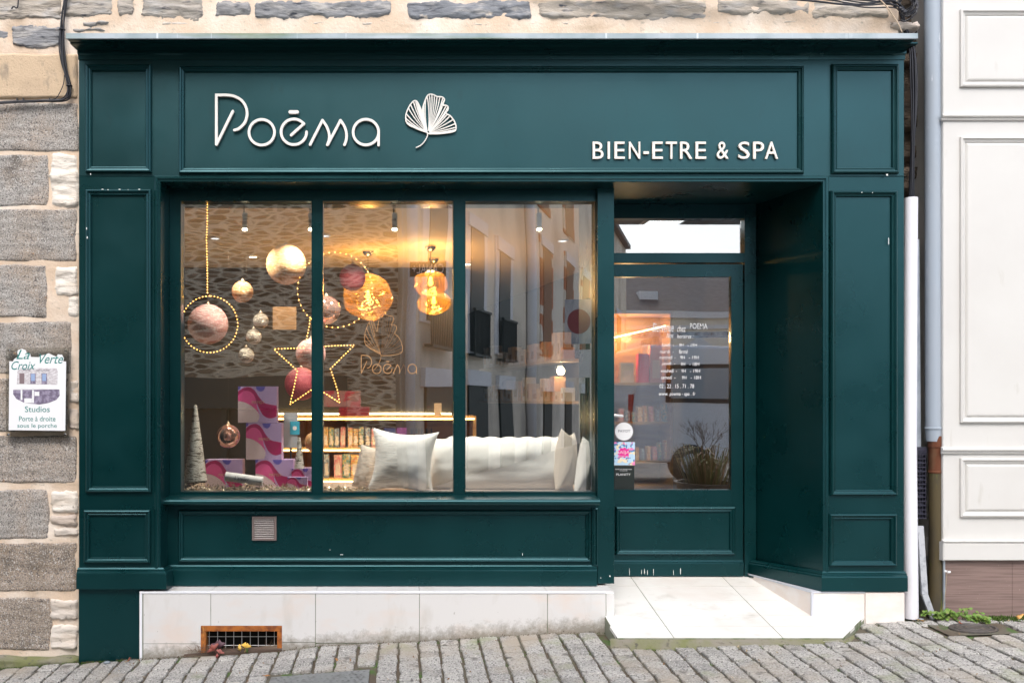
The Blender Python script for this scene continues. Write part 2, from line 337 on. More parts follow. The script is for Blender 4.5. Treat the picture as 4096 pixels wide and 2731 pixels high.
def text_mb(txt, x0, z0, x1, z1, y, depth=.002, shear=0, fit='box', offset=0, mir=False):
    """lettering as mesh, fitted into the rectangle x0..x1, z0..z1 on the plane y (front face at y-depth)"""
    cu = bpy.data.curves.new('t', 'FONT'); cu.body = txt; cu.shear = shear; cu.offset = offset; cu.extrude = .05; cu.resolution_u = 3
    o = bpy.data.objects.new('t', cu); COL.objects.link(o)
    dg = bpy.context.evaluated_depsgraph_get(); dg.update()
    me = bpy.data.meshes.new_from_object(o.evaluated_get(dg)); bpy.data.objects.remove(o); bpy.data.curves.remove(cu)
    mb = MB(); vs = [v.co.copy() for v in me.vertices]
    if not vs: return mb
    ax, bx = min(v.x for v in vs), max(v.x for v in vs); ay, by = min(v.y for v in vs), max(v.y for v in vs)
    sx = (x1-x0)/(bx-ax); sz = (z1-z0)/(by-ay)
    if fit == 'w': sz = sx; z0 = (z0+z1)/2-(by-ay)*sz/2
    mb.add([(x0+(v.x-ax)*sx, y-(depth if v.z > 0 else 0), z0+(v.y-ay)*sz) for v in vs], [tuple(p.vertices) for p in me.polygons])
    bpy.data.meshes.remove(me); return mb
def merge(*mbs):
    o = MB()
    for m in mbs:
        k = len(o.v); o.v += m.v; o.f += [[i+k for i in f] for f in m.f]; o.t += m.t; o.m += m.m
    return o

# ================================================================ GROUND
GP = [(-8, -.60), (-3.2, -.25), (-1.977, -.148), (-1.595, -.128), (-1.15, -.10), (-.723, -.075), (-.52, -.048), (.115, -.017), (.906, .029), (1.26, .040), (2.54, .085), (3.1, .105), (4.2, .14), (8, .2), (60, .3)]
def gz(x, y=0.0):
    if x <= GP[0][0]: b = GP[0][1]
    else:
        b = GP[-1][1]
        for (a, za), (c, zc) in zip(GP, GP[1:]):
            if a <= x <= c: b = lerp(za, zc, (x-a)/(c-a)); break
    return b+.03*max(y, -1.6)+(.01*(y+1.6) if y < -1.6 else 0)
mb = MB()   # joint bed under the setts, reaching across the street
xs = [-60, -20, -8, -5]+[i*.35-4.2 for i in range(27)]+[6, 8, 20, 60]; ys = [-70, -30, -12, -6, -3, -2, -1.6, -1.2, -.8, -.4, -.1, .35]
for j in range(len(ys)-1):
    for i in range(len(xs)-1):
        q = [(xs[i], ys[j]), (xs[i+1], ys[j]), (xs[i+1], ys[j+1]), (xs[i], ys[j+1])]
        mb.add([(a, b, gz(a, b)-.014) for a, b in q], [(0, 1, 2, 3)], mi=0 if ys[j] >= -3 else 1)
tag(mb.build('ground', [m_joint, m_asphalt]), kind='structure')
mb = MB(); PITCH = .1215
STEP = [(1.255, .02), (1.25, -.40), (2.55, -.42), (2.78, -.06), (2.80, .02)]
def in_step(x, y): return 1.22 < x < 2.62+(.0 if y < -.22 else .2) and y > -.36
ix = 0; x = -4.2
def sett(mb, cx, cy, wx_, wy_):
    j = lambda s=.004: random.uniform(-s, s)
    hw, hh = wx_/2, wy_/2; c = .012; tl = random.uniform(-.004, .004); tx = random.uniform(-.03, .03); ty = random.uniform(-.04, .04)
    o = [(-hw+c, -hh), (hw-c, -hh), (hw, -hh+c), (hw, hh-c), (hw-c, hh), (-hw+c, hh), (-hw, hh-c), (-hw, -hh+c)]
    o = [(a+j(), b+j()) for a, b in o]; vs = []
    for (sc_, dz) in ((1.0, -.03), (1.0, -.005), (.93, 0)):
        for a, b in o:
            a2, b2 = a*sc_, b*(sc_ if sc_ == 1 else .95)
            X_, Y_ = cx+a2, cy+b2; vs.append((X_, Y_, gz(X_, Y_)+dz+tl+a2*tx+b2*ty+(random.uniform(-.0015, .0015) if dz == 0 else 0)))
    ctr = (cx, cy, gz(cx, cy)+tl+.002); vs.append(ctr)
    fs = []
    for r_ in range(2):
        for k in range(8): k2 = (k+1) % 8; fs.append((r_*8+k, r_*8+k2, (r_+1)*8+k2, (r_+1)*8+k))
    for k in range(8): fs.append((16+k, 16+(k+1) % 8, 24))
    mb.add(vs, fs, random.random()**1.3)
PLATE = (-.72, -.17, -1.10, -.50)    # x0 x1 y0 y1 of the rectangular plate
ROUND = (3.40, -.20, .13)
while x < 5.2:
    yy = -.004+random.uniform(-.02, 0); n = 0
    while yy > -3.0:
        ln = random.uniform(.092, .125); cy = yy-ln/2; cx = x+random.uniform(-.003, .003)
        ok = not in_step(cx, cy) and not (PLATE[0]-.03 < cx < PLATE[1]+.03 and PLATE[2]-.03 < cy < PLATE[3]+.03) and not (abs(cx-ROUND[0]) < .19 and abs(cy-ROUND[1]) < .10)
        if ok: sett(mb, cx+.0025*math.sin(yy*3+x), cy, PITCH-.015, ln-.0055)
        yy -= ln+.001
    x += PITCH
tag(mb.build('pavement', m_sett), kind='structure')
mb = MB()
tag(MB().box(-60, 60, .32, .5, -1.4, -.2).build('ground_edge', m_concrete), kind='structure')

# ================================================================ STONE BUILDING (wall left of and above the shopfront)
WY = .06     # mortar face
def stone(mb, x0, z0, x1, z1, y, bulge, jit=.006, tint=0., amp=.006, fr=9, nx=None, nz_=None, mi=0, rc=.02):
    x0, x1 = min(x0, x1), max(x0, x1); z0, z1 = min(z0, z1), max(z0, z1)
    nx = nx or max(6, int((x1-x0)/.011)); nz_ = nz_ or max(6, int((z1-z0)/.009))
    nx = min(nx, 80); vs = []; fs = []; sd = random.uniform(0, 99)
    for j in range(nz_+1):
        for i in range(nx+1):
            u, v = i/nx, j/nz_; X_ = lerp(x0, x1, u); Z_ = lerp(z0, z1, v)
            eu = min(u, 1-u)*(x1-x0); ev = min(v, 1-v)*(z1-z0)
            n1 = mnoise.noise(Vector((X_*6+sd, Z_*6, 1))); n2 = mnoise.noise(Vector((X_*6, Z_*6+sd, 7)))
            wt = max(0, 1-min(eu, ev)/.05)
            X_ += jit*n1*2.2*wt; Z_ += jit*n2*2.2*wt
            if eu < rc and ev < rc:
                X_ += (rc-eu)*.25*(1 if u < .5 else -1); Z_ += (rc-ev)*.25*(1 if v < .5 else -1)
            rg = .5+.5*mnoise.noise(Vector((X_*22+sd, Z_*30, 4)))+.35*mnoise.noise(Vector((X_*60, Z_*70+sd, 2)))
            e = max(0, min(1, (min(eu, ev)-jit*1.3*max(0, rg))/.014)); e = e*e*(3-2*e); b = bulge
            a = amp*(mnoise.noise(Vector((X_*fr*.6+sd, Z_*fr*2.2, sd)))+.5*mnoise.noise(Vector((X_*fr*2+sd, Z_*fr*6, sd))))
            Y_ = y+.007-(b+.007+a)*e
            if i in (0, nx) or j in (0, nz_): Y_ = y+.02
            vs.append((X_, Y_, Z_))
    for j in range(nz_):
        for i in range(nx):
            a = j*(nx+1)+i; fs.append((a, a+1, a+nx+2, a+nx+1))
    mb.add(vs, fs, tint, mi)
sb = thing('stone_building', 'old granite and rubble stone wall with peach mortar around the green shopfront', 'building', (-2.6, .06, -.2))
LX = -4.4; EX = 3.10
def px_stone(mb, x0, y0, x1, y1, b=.02, tint=0, **k):
    xa = wx(x0, WY) if x0 > 0 else k.pop('left', wx(-330, WY))
    k.pop('left', None); nm, mt = {id(gr): ('granite_block', m_granite), id(pr): ('pale_stone', m_rubble), id(slt): ('slate_stone', m_slate)}[id(mb)]
    q = MB(); stone(q, xa, wz(y1, WY), wx(x1, WY), wz(y0, WY), WY, b, tint=max(tint, .001), **k); q.build(nm, mt, sb, smooth=True)
gr = MB(); pr = MB(); slt = MB()
for (x0, y0, x1, y1, t) in [(0, 412, 314, 606, .1), (0, 618, 191, 824, 0), (0, 836, 306, 1044, .15), (0, 1060, 189, 1268, 0), (0, 1288, 284, 1496, .05), (0, 1514, 272, 1724, .3),
                            (0, 1742, 308, 1930, .35), (0, 1956, 193, 2152, .15), (0, 2170, 305, 2362, .95), (0, 2388, 204, 2598, .75)]:
    px_stone(gr, x0-6, y0-7, x1+7, y1+7, .006, t, amp=.0045, fr=12, jit=.006)
for (x0, y0, x1, y1, t, b) in [(213, 616, 316, 824, 0, .03), (232, 1062, 318, 1180, .05, .03), (275, 1185, 318, 1272, 0, .03), (284, 1516, 318, 1612, .4, .02), (282, 1630, 318, 1722, .7, .03),
                               (212, 1958, 314, 2050, .1, .035), (214, 2056, 314, 2104, .75, .035), (220, 2108, 314, 2150, .35, .02), (214, 2392, 314, 2480, .35, .04), (210, 2490, 314, 2600, .2, .045)]:
    px_stone(pr, x0-16, y0-6, x1+8, y1+6, b*.4, t, amp=.014, fr=7, jit=.014)
for (x0, y0, x1, y1, t) in [(0, -60, 245, 76, .85), (48, 106, 243, 186, .1), (0, 118, 34, 156, .1), (258, -60, 452, 68, .75), (470, -50, 542, 56, .7), (566, -60, 808, 66, .7), (858, 14, 1008, 68, .2), (1024, 8, 1556, 66, .12),
                            (1632, 6, 2128, 74, .0), (2164, 4, 2824, 72, .9), (2862, 0, 3236, 52, .8), (3258, 4, 3546, 70, .95), (330, 86, 436, 100, .4), (292, 117, 420, 128, .4)]:
    px_stone(slt, x0-12, y0-10, x1+12, y1+12, .009, t, amp=.013, fr=9, jit=.016, rc=.03)
for (x0, y0, x1, y1, t) in [(640, 80, 762, 106, .8), (800, 84, 880, 104, .8), (1242, 80, 1320, 104, .9), (1438, 80, 1492, 104, .7), (1545, 82, 1620, 106, 1), (1740, 88, 1810, 106, 1), (1850, 84, 1940, 104, .8), (2100, 84, 2155, 108, .9), (2232, 80, 2282, 106, .9), (2680, 84, 2735, 102, .8), (2842, 78, 2890, 100, .7), (2902, 78, 3010, 108, .9), (3130, 78, 3200, 98, .6)]:
    px_stone(pr, x0, y0, x1, y1, .002, .25+.3*random.random(), amp=.006, fr=8, jit=.01)
z = wz(-75, WY)                      # rubble courses above the picture
while z < 6.2:
    h = random.uniform(.08, .2); x = LX
    while x < EX-.1:
        ww = random.uniform(.2, .75); stone(slt if random.random() < .7 else pr, x, z, min(x+ww, EX-.02), z+h, WY, .008, .012, random.random(), .008, 6, nx=24, nz_=10); x += ww+.035
    z += h+.03
z = gz(-3)-.1                        # granite courses left of the picture
while z < wz(-75, WY)-.1:
    h = .3; x = LX
    while x < wx(-345, WY)-.15:
        ww = random.uniform(.35, .6); stone(gr, x, z, min(x+ww, wx(-345, WY)), min(z+h, wz(-70, WY)), WY, .014, .006, random.random()*.4, .005, 10, nx=24, nz_=14); x += ww+.03
    z += h+.03
gr.build('granite_masonry', m_granite, sb, smooth=True); pr.build('pale_rubble_courses', m_rubble, sb, smooth=True); slt.build('slate_rubble_courses', m_slate, sb, smooth=True)
mb = MB()                            # mortar faces: left of the shopfront and above it
def mgrid(mb, x0, x1, z0, z1, y, n=.05):
    nx, nz_ = max(2, int((x1-x0)/n)), max(2, int((z1-z0)/n)); vs = []; fs = []
    for j in range(nz_+1):
        for i in range(nx+1):
            X_, Z_ = lerp(x0, x1, i/nx), lerp(z0, z1, j/nz_)
            vs.append((X_, y+.008*mnoise.noise(Vector((X_*7, 3, Z_*7))), Z_))
    for j in range(nz_):
        for i in range(nx): a = j*(nx+1)+i; fs.append((a, a+1, a+nx+2, a+nx+1))
    mb.add(vs, fs)
mgrid(mb, LX, -1.94, gz(-4.4)-.2, 3.62, WY+.0005); mgrid(mb, LX, EX, 3.62, 6.3, WY)
mb.box(LX, EX, WY+.05, WY+.45, 3.66, 6.3); mb.box(LX, -1.94, WY+.05, WY+.45, -.9, 3.66)
mb.build('mortar', m_mortar, sb, smooth=True)
mb = MB(); stone(mb, wx(-330, WY), wz(402, WY), wx(317, WY), wz(212, WY), WY, .016, .004, 0, .002, 5); mb.build('plaster_block', m_plaster, sb, smooth=True)
mb = MB(); stone(mb, LX, gz(-3.2)-.25, wx(318, WY), wz(2618, WY), WY-.02, .03, .01, .3, .012, 8); mb.build('wall_footing', m_concrete, sb, smooth=True)
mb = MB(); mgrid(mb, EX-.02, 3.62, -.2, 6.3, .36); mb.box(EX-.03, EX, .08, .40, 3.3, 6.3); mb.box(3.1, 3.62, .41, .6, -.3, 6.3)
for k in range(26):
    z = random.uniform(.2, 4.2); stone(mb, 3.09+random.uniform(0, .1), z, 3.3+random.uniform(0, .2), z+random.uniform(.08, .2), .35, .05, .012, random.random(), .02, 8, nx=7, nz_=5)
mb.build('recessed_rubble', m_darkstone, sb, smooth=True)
# broken end of the wall above the zinc
mb = MB(); stone(mb, wx(3545, WY), wz(130, WY), wx(3685, WY), wz(80, WY), .15, .10, .012, .6, .03, 8); mb.build('broken_stone', m_rubble, sb, smooth=True)

# ================================================================ SHOPFRONT
PY, YB, YG, YD = 0.0, .16, .25, .65
FL, FR = wx(315), wx(3617)
OPL, OPR = wx(643), wx(3290)            # opening edges
ZT = wz(205); ZO = wz(728)              # soffit of the cornice / soffit of the opening
sf = thing('shopfront', 'dark green painted wooden shopfront with panelled pilasters, cornice and three-pane window', 'shopfront', (.5, .1, 0))
PROF = [(0, 0), (0, -.012), (.004, -.020), (.010, -.024), (.016, -.022), (.020, -.014), (.026, -.011), (.030, -.013), (.034, -.012), (.037, -.004), (.039, .006)]
def moulding(name, x0, y0, x1, y1, Y, inner, lab=None, mat=None):
    """picture-frame moulding with a sunk panel; x0..y1 outer edge in photo pixels on plane Y"""
    X_0, X_1 = wx(x0, Y), wx(x1, Y); Z0, Z1 = wz(y1, Y), wz(y0, Y); wd = inner*(D+Y)/D/S; k = wd/.039
    mb = MB(); mb.ring(X_0, Z0, X_1, Z1, [(i*k, Y+dy-.001) for i, dy in PROF]); o = mb.build(name, m_green, sf)
    return o, (X_0+wd, Z0+wd, X_1-wd, Z1-wd)
def panel_field(name, r, Y, mat, parent):
    x0, z0, x1, z1 = r; mb = MB(); mb.add([(x0-.002, Y+.003, z0-.002), (x1+.002, Y+.003, z0-.002), (x1+.002, Y+.003, z1+.002), (x0-.002, Y+.003, z1+.002)], [(0, 1, 2, 3)]); return mb.build(name, mat, parent)
# fascia board (a frame of boards with openings behind each moulding is not needed: one thick board, mouldings planted on it)
mb = MB(); mb.bbox(FL, FR, 0, .34, ZO+.034, ZT+.06); mb.build('fascia_board', m_greensign, sf)
# opening architrave (bead round the opening)
mb = MB()
for (a, b, c, d) in [(wx(616), OPL, 0, 0)]: pass
zb = .30
AR = [(0, .02), (0, -.006), (.006, -.010), (.018, -.010), (.024, -.002), (.034, -.002), (.0365, .004), (.0365, .19)]
def archi(mb):     # left, top, right mitred
    ZA = ZO+.0365; XL = OPL-.0365; XR = OPR+.0365; n = len(AR); vs = []; fs = []
    for i, (t, y) in enumerate(AR): vs += [(XL+t, y, zb), (XL+t, y, ZA-t), (XR-t, y, ZA-t), (XR-t, y, .285)]
    for i in range(n-1):
        a = 4*i; b = a+4
        for j in range(3): fs.append((a+j, a+j+1, b+j+1, b+j))
    mb.add(vs, fs)
archi(mb); mb.build('opening_architrave', m_green, sf)
# pilasters
pl = {}
for nm, a, b, zl in (('left', FL, OPL-.036, wz(2352)), ('right', OPR+.036, FR, wz(2362))):
    mb = MB(); mb.bbox(a, b, 0, .34, zl+.002, ZO+.034); o = mb.build('pilaster', m_green, sf); pl[nm] = o
    if nm == 'left': tag(o, 'left panelled pilaster beside the granite wall')
    else: tag(o, 'right panelled pilaster beside the white conduit')
# panels
specs = [('panel_moulding', 345, 262, 608, 692, 0, 26, m_green), ('panel_moulding', 717, 268, 3212, 697, 0, 24, m_greensign), ('panel_moulding', 3323, 260, 3590, 697, 0, 26, m_green),
         ('panel_moulding', 345, 760, 608, 1968, 0, 25, m_green), ('panel_moulding', 338, 2037, 604, 2250, 0, 24, m_green),
         ('panel_moulding', 3318, 765, 3585, 1980, 0, 25, m_green), ('panel_moulding', 3312, 2052, 3582, 2262, 0, 24, m_green), ('panel_moulding', 715, 2038, 2362, 2245, YB, 21, m_green)]
for (n_, x0, y0, x1, y1, Y, inn, mt) in specs:
    o, r = moulding(n_, x0, y0, x1, y1, Y, inn)
    if inn == 25 or x0 == 717:
        tag(o, {717: 'wide frame round the sign board', 345: 'tall panel of the left pilaster', 3318: 'tall panel of the right pilaster'}[x0])
# cornice
cor = thing('cornice', None, None, (0, 0, 0)); del cor
Zs = wz(152, -.2)-.0
prof = [(.06, ZT-.055), (-.006, ZT-.055), (-.008, ZT-.03), (-.02, ZT-.022), (-.022, ZT+.012), (-.03, ZT+.02), (-.05, ZT+.024)]
for k in range(7): a = math.pi/2*k/6; prof.append((-.05-.075*(1-math.cos(a)), ZT+.024+.0+(Zs-.012-ZT-.024)*math.sin(a)))
prof += [(-.14, Zs-.010), (-.14, Zs-.002), (.06, Zs-.002)]
mb = MB(); mb.extx(prof, FL-.002, FR+.002); cornice = mb.build('cornice', m_green, sf, smooth='auto')
mb = MB(); x0, x1 = wx(263, -.2), wx(3672, -.2)
mb.extx([(.07, Zs), (-.185, Zs), (-.185, Zs-.004), (-.2, Zs-.004), (-.2, Zs+.027), (.07, Zs+.034)], x0, x1)
mb.build('zinc_flashing', m_zinc, cornice)
mb = MB(); mb.box(x0+.01, x1-.01, -.183, .05, Zs-.006, Zs-.0015); mb.build('soffit_board', m_green, cornice)
# bases
BT = [(0, .0), (-.004, .0), (-.010, .006), (-.018, .008), (-.018, .016), (-.026, .022), (-.03, .030)]
def base_run(mb, pts, zt, h, zt2=None, cap=True):
    """skirting with a moulded top following pts [(x,y)] left->right; zt top heights"""
    n = len(pts); P = [Vector(p) for p in pts]; nr = []
    for i in range(n):
        a = (P[i]-P[i-1]).normalized() if i else (P[1]-P[0]).normalized(); b = (P[i+1]-P[i]).normalized() if i < n-1 else a
        t = (a+b).normalized(); q = Vector((t.y, -t.x)); q /= max(.3, q.dot(Vector((a.y, -a.x)))); nr.append(q)
    rows = [(.0, 0.0), (.006, .0), (.012, -.008), (.020, -.012), (.021, -.020), (.030, -.026), (.032, -.034), (.032, -h)]
    vs = []; fs = []
    for i in range(n):
        for (o, dz) in rows: q = P[i]+nr[i]*o; vs.append((q.x, q.y, zt[i]+dz))
        q = P[i]-nr[i]*.0; vs.append((q.x, q.y, zt[i]-h))
    m = len(rows)+1
    for i in range(n-1):
        for k in range(m-1): a = i*m+k; fs.append((a, a+1, a+m+1, a+m))
    for e in (0, (n-1)*m): fs.append(tuple(range(e, e+m)))
    mb.add(vs, fs)
z1 = wz(2272, -.03); hh = wz(2272, -.03)-wz(2355, -.03)
zr = wz(2260, YB-.02); hr = zr-wz(2337, YB-.02)
mb = MB(); base_run(mb, [(FL-.004, 0), (wx(650), 0), (wx(650), YB), (wx(2384, YB), YB)], [z1, z1, zr, zr], hh)
mb.build('base_moulding', m_green, sf)
xb = wx(3010, YD); zt0, zt1 = wz(2283), wz(2236, YD)
mb = MB(); base_run(mb, [(xb-.004, YD-.01), (OPR+.004, 0), (FR+.004, 0)], [zt1, zt0, zt0], .118)
mb.build('base_moulding', m_green, sf)
mb = MB(); mb.box(FL, wx(557), .0, .3, -.4, wz(2354)-.002); mb.build('pilaster_foot', m_green, sf)
# stall riser + sill
mb = MB(); mb.box(OPL-.01, wx(2389, YB), YB, .3, wz(2337, YB), wz(1985, .2)); mb.build('stall_riser', m_green, sf)
zs0, zs1 = wz(2022, .06), wz(1986, .1)
pf = [(.27, zs0+.006), (.11, zs0+.006), (.085, zs0)]
for k in range(9): a = -math.pi/2+math.pi*k/8; pf.append((.085-.024*math.cos(a), zs0+.021+.021*math.sin(a)))
pf += [(.20, zs0+.052), (.27, zs0+.052)]
mb = MB(); mb.extx(pf, wx(649, .07), wx(2400, .07)); mb.build('window_sill', m_green, sf, smooth='auto')
# window frame
GX = [(722, 1248), (1290, 1815), (1860, 2383)]; GY0, GY1 = 803, 1968; FY = .20
xl, xr = OPL+.001, wx(2389, YB)+.001; zb_, zt_ = wz(1990, FY), ZO
mb = MB(); tz, bz = wz(GY0, FY), wz(GY1, FY)
gxx = [(wx(a, FY), wx(b, FY)) for a, b in GX]
mb.box(xl, xr, FY, FY+.09, tz, zt_); mb.box(xl, xr, FY, FY+.09, zb_, bz)
mb.box(xl, gxx[0][0], FY, FY+.09, bz, tz); mb.box(gxx[0][1], gxx[1][0], FY, FY+.09, bz, tz); mb.box(gxx[1][1], gxx[2][0], FY, FY+.09, bz, tz); mb.box(gxx[2][1], xr, FY, FY+.09, bz, tz)
wf = mb.build('window_frame', m_green, sf)
mb = MB()
for a, b in gxx: mb.ring(a-.001, bz-.001, b+.001, tz+.001, [(0, FY-.0035), (.004, FY-.0035), (.004, FY+.045)])
mb.build('glazing_bead', m_green, wf)
for i, (a, b) in enumerate(gxx):
    mb = MB(); mb.box(a+.002, b-.002, YG-.003, YG+.003, bz+.002, tz-.002); o = mb.build('window_pane', m_glass, wf)
# header soffit behind the architrave, recess ceiling, reveals
mb = MB(); mb.box(OPL-.03, OPR+.03, .04, YD+.12, ZO+.004, ZO+.03); mb.build('recess_ceiling', m_green, sf)
mb = MB(); mb.box(OPL-.04, OPL-.001, .03, .31, .3, ZO); mb.build('reveal', m_green, sf)
mb = MB()
mb.hexa([(OPR, .004, .26), (OPR+.03, .004, .26), (xb+.03, YD+.1, .2), (xb, YD+.1, .2), (OPR, .004, ZO+.003), (OPR+.03, .004, ZO+.003), (xb+.03, YD+.1, ZO+.003), (xb, YD+.1, ZO+.003)])
tag(mb.build('reveal', m_green, sf), 'deep reveal at the right of the door')
mb = MB(); px0, px1 = wx(2389, YB)+.0015, wx(2457, YB)
mb.bbox(px0, px1, YB-.001, YD+.1, wz(2333, YB), ZO+.003, .002); post = mb.build('corner_post', m_green, sf)
mb = MB(); mb.ring(wx(2366, YB), wz(2262, YB), px0+.001, wz(2030, YB), [(0, YB), (0, YB-.012), (.008, YB-.016), (.014, YB-.006)], close=True); mb.build('post_bead', m_green, sf)
# ---- door
dl = px1-.02; dx0, dx1 = wx(2925, YD), wx(2972, YD)
dt, db = wz(1057, YD), wz(2301, YD); gt, gb = wz(1107, YD), wz(1958, YD)
mb = MB(); mb.box(wx(2976, YD), xb+.02, YD-.012, YD+.07, db-.02, ZO+.002)
mb.box(dl, wx(2976, YD)-.001, YD-.012, YD+.07, wz(1051, YD), wz(1013, YD)); mb.box(dl, wx(2976, YD)-.001, YD-.012, YD+.07, wz(875, YD), ZO+.002)
df = mb.build('door_frame', m_green, sf)
mb = MB(); mb.box(dl+.01, wx(2968, YD), YD+.02, YD+.026, wz(1014, YD), wz(874, YD)); mb.build('transom_pane', m_glassdoor, df)
mb = MB(); gl = px1-.0+.02
mb.box(dx0, dx1, YD, YD+.05, db, dt); mb.box(dl, dx0-.0005, YD, YD+.05, gt, dt); mb.box(dl, dx0-.0005, YD, YD+.05, db, gb)
door = mb.build('door', m_green, sf)
X_0, X_1 = wx(2461, YD), wx(2938, YD)
mb = MB(); mb.ring(X_0, wz(2217, YD), X_1, wz(2024, YD), [(i*1.0, YD+dy-.0) for i, dy in PROF]); mb.build('door_panel_moulding', m_green, door)
mb = MB(); mb.extx([(YD+.001, wz(2238, YD)), (YD-.008, wz(2238, YD)-.002), (YD-.010, wz(2243, YD)), (YD-.016, wz(2246, YD)), (YD-.018, wz(2252, YD)), (YD-.018, db), (YD+.001, db)], dl, dx1-.002); mb.build('kick_board', m_green, door)
mb = MB(); mb.box(dl+.01, dx0-.001, YD+.022, YD+.028, gb+.001, gt-.001); mb.build('door_pane', m_glassdoor, door)
hz = wz(1662, YD-.05); hx = wx(2440, YD-.05)
mb = MB(); mb.tube(spline([(hx, YD+.02, hz+.004), (hx, YD-.05, hz+.004), (hx+.03, YD-.062, hz+.003), (hx+.075, YD-.06, hz-.002), (hx+.082, YD-.058, hz-.003)], 5), .0095, 10); mb.build('door_handle', M('handle_metal', (.75, .75, .76), .3, .6), door, smooth=True)
# little chips and scratches of white on the mouldings
mb = MB()
for (px, py, Y, a, b) in [(410, 758, -.026, 10, 5), (432, 759, -.026, 5, 4), (478, 758, -.026, 9, 6), (512, 759, -.026, 4, 3), (557, 758, -.026, 9, 5), (346, 914, -.026, 4, 12), (349, 950, -.026, 5, 10), (362, 697, -.027, 5, 9),
                        (3548, 700, -.027, 10, 9), (3448, 770, -.026, 5, 4), (3490, 771, -.026, 4, 3), (3555, 966, -.014, 3, 34), (2518, 2283, YD-.021, 2, 34), (2566, 2288, YD-.021, 2, 24), (2578, 2285, YD-.021, 3, 26), (2590, 2288, YD-.021, 2, 22), (2614, 2286, YD-.021, 2, 30), (2694, 2288, YD-.021, 2, 22), (2722, 2282, YD-.021, 3, 30), (2440, 2303, YB-.003, 6, 8), (2403, 2310, YB-.003, 4, 5),
                        (1320, 2198, YB-.003, 3, 3), (2090, 2216, YB-.003, 3, 12), (1366, 2217, YB-.026, 16, 2)]:
    c = W(px, py, Y); k = (D+Y)/D/S; pts = [(c.x+a*k/2*math.cos(t)*random.uniform(.7, 1.1), c.z+b*k/2*math.sin(t)*random.uniform(.7, 1.1)) for t in [i*math.pi/3.5 for i in range(7)]]
    mb.prism(pts, Y-.0006, Y+.004)
tag(mb.build('paint_chips', m_chip, sf), kind='stuff')

# ---- lettering on the sign board (things fixed on the fascia)
def c1(x, y): return W(820+x/4.704, 350+y/4.704, 0)
def c2(x, y): return W(1250+x/3.856, 350+y/3.856, 0)
def xz(p): return (p.x, p.z)
ns = thing('shop_name_sign', 'raised white art deco letters of the shop name left on the green fascia', 'sign lettering', (c1(1000, 1100).x, -.03, c1(0, 1100).z))
Yf, Yk, LW = -.021, -.004, 10.3/S
def arc(cx, cy, r, a0, a1, n=40, cc=c1): return [xz(cc(cx+r*math.cos(R(a0+(a1-a0)*i/n)), cy-r*math.sin(R(a0+(a1-a0)*i/n)))) for i in range(n+1)]
def closed_ring(mb, pts, wd, y0, y1):
    P = [Vector(p) for p in pts]; n = len(P); c = sum(P, Vector((0, 0)))/n; vs = []
    for y in (y0, y1):
        for p in P: d = (p-c).normalized(); a = p+d*wd/2; b = p-d*wd/2; vs += [(a.x, y, a.y), (b.x, y, b.y)]
    fs = []
    for i in range(n):
        j = (i+1) % n; m = 2*n; fs += [(2*i, 2*i+1, 2*j+1, 2*j), (2*i, 2*j, m+2*j, m+2*i), (2*i+1, m+2*i+1, m+2*j+1, 2*j+1)]
    mb.add(vs, fs)
def name_letters(cc1, cc2, LW, yf, yk):
    L_ = []
    A1 = lambda pts: [xz(cc1(*p)) for p in pts]; A2 = lambda pts: [xz(cc2(*p)) for p in pts]
    mb = MB(); e = .0008
    cv = [tuple(v) for v in spline([(300, 165, 0), (420, 165, 0), (560, 187, 0), (680, 250, 0), (760, 345, 0), (798, 460, 0), (797, 560, 0), (765, 665, 0), (705, 745, 0), (635, 800, 0), (562, 822, 0)], 6)]
    mb.ribbon(A1([(225, 1092), (225, 800), (225, 400), (225, 165)]+[(c[0], c[1]) for c in cv]), LW, yf, yk)
    mb.ribbon(A1([(533, 468), (233, 1080)]), LW, yf+e, yk); L_.append(mb)
    mb = MB(); closed_ring(mb, [xz(cc1(1076+239*math.cos(2*math.pi*i/48), 863+240*math.sin(2*math.pi*i/48))) for i in range(48)], LW, yf, yk); L_.append(mb)
    mb = MB(); mb.ribbon([xz(cc1(1678+239*math.cos(R(a)), 855-240*math.sin(R(a)))) for a in [0-i*(322/50) for i in range(51)]], LW, yf, yk)
    mb.ribbon(A1([(1866, 700), (1626, 915)]), LW, yf+e, yk); mb.ribbon(A1([(1609, 483), (1742, 483)]), LW*1.3, yf, yk); L_.append(mb)
    mb = MB(); mb.ribbon(A2([(-33, 896), (158, 522)]), LW, yf, yk)
    mb.ribbon(A2([(p[0], p[1]) for p in spline([(158, 522, 0), (215, 605, 0), (250, 690, 0), (263, 760, 0), (257, 830, 0), (233, 898, 0)], 5)]), LW, yf+e, yk)
    mb.ribbon(A2([(242, 888), (435, 522)]), LW, yf+2*e, yk)
    mb.ribbon(A2([(p[0], p[1]) for p in spline([(435, 522, 0), (490, 605, 0), (520, 690, 0), (528, 760, 0), (520, 830, 0), (496, 898, 0)], 5)]), LW, yf+3*e, yk); L_.append(mb)
    mb = MB(); closed_ring(mb, [xz(cc2(825+196*math.cos(2*math.pi*i/48), 705+197*math.sin(2*math.pi*i/48))) for i in range(48)], LW, yf, yk)
    mb.ribbon(A2([(1020, 690), (1020, 905)]), LW, yf-e, yk); L_.append(mb)
    return L_
for mbl in name_letters(c1, c2, LW, Yf, Yk): mbl.build('letter', m_letter, ns)
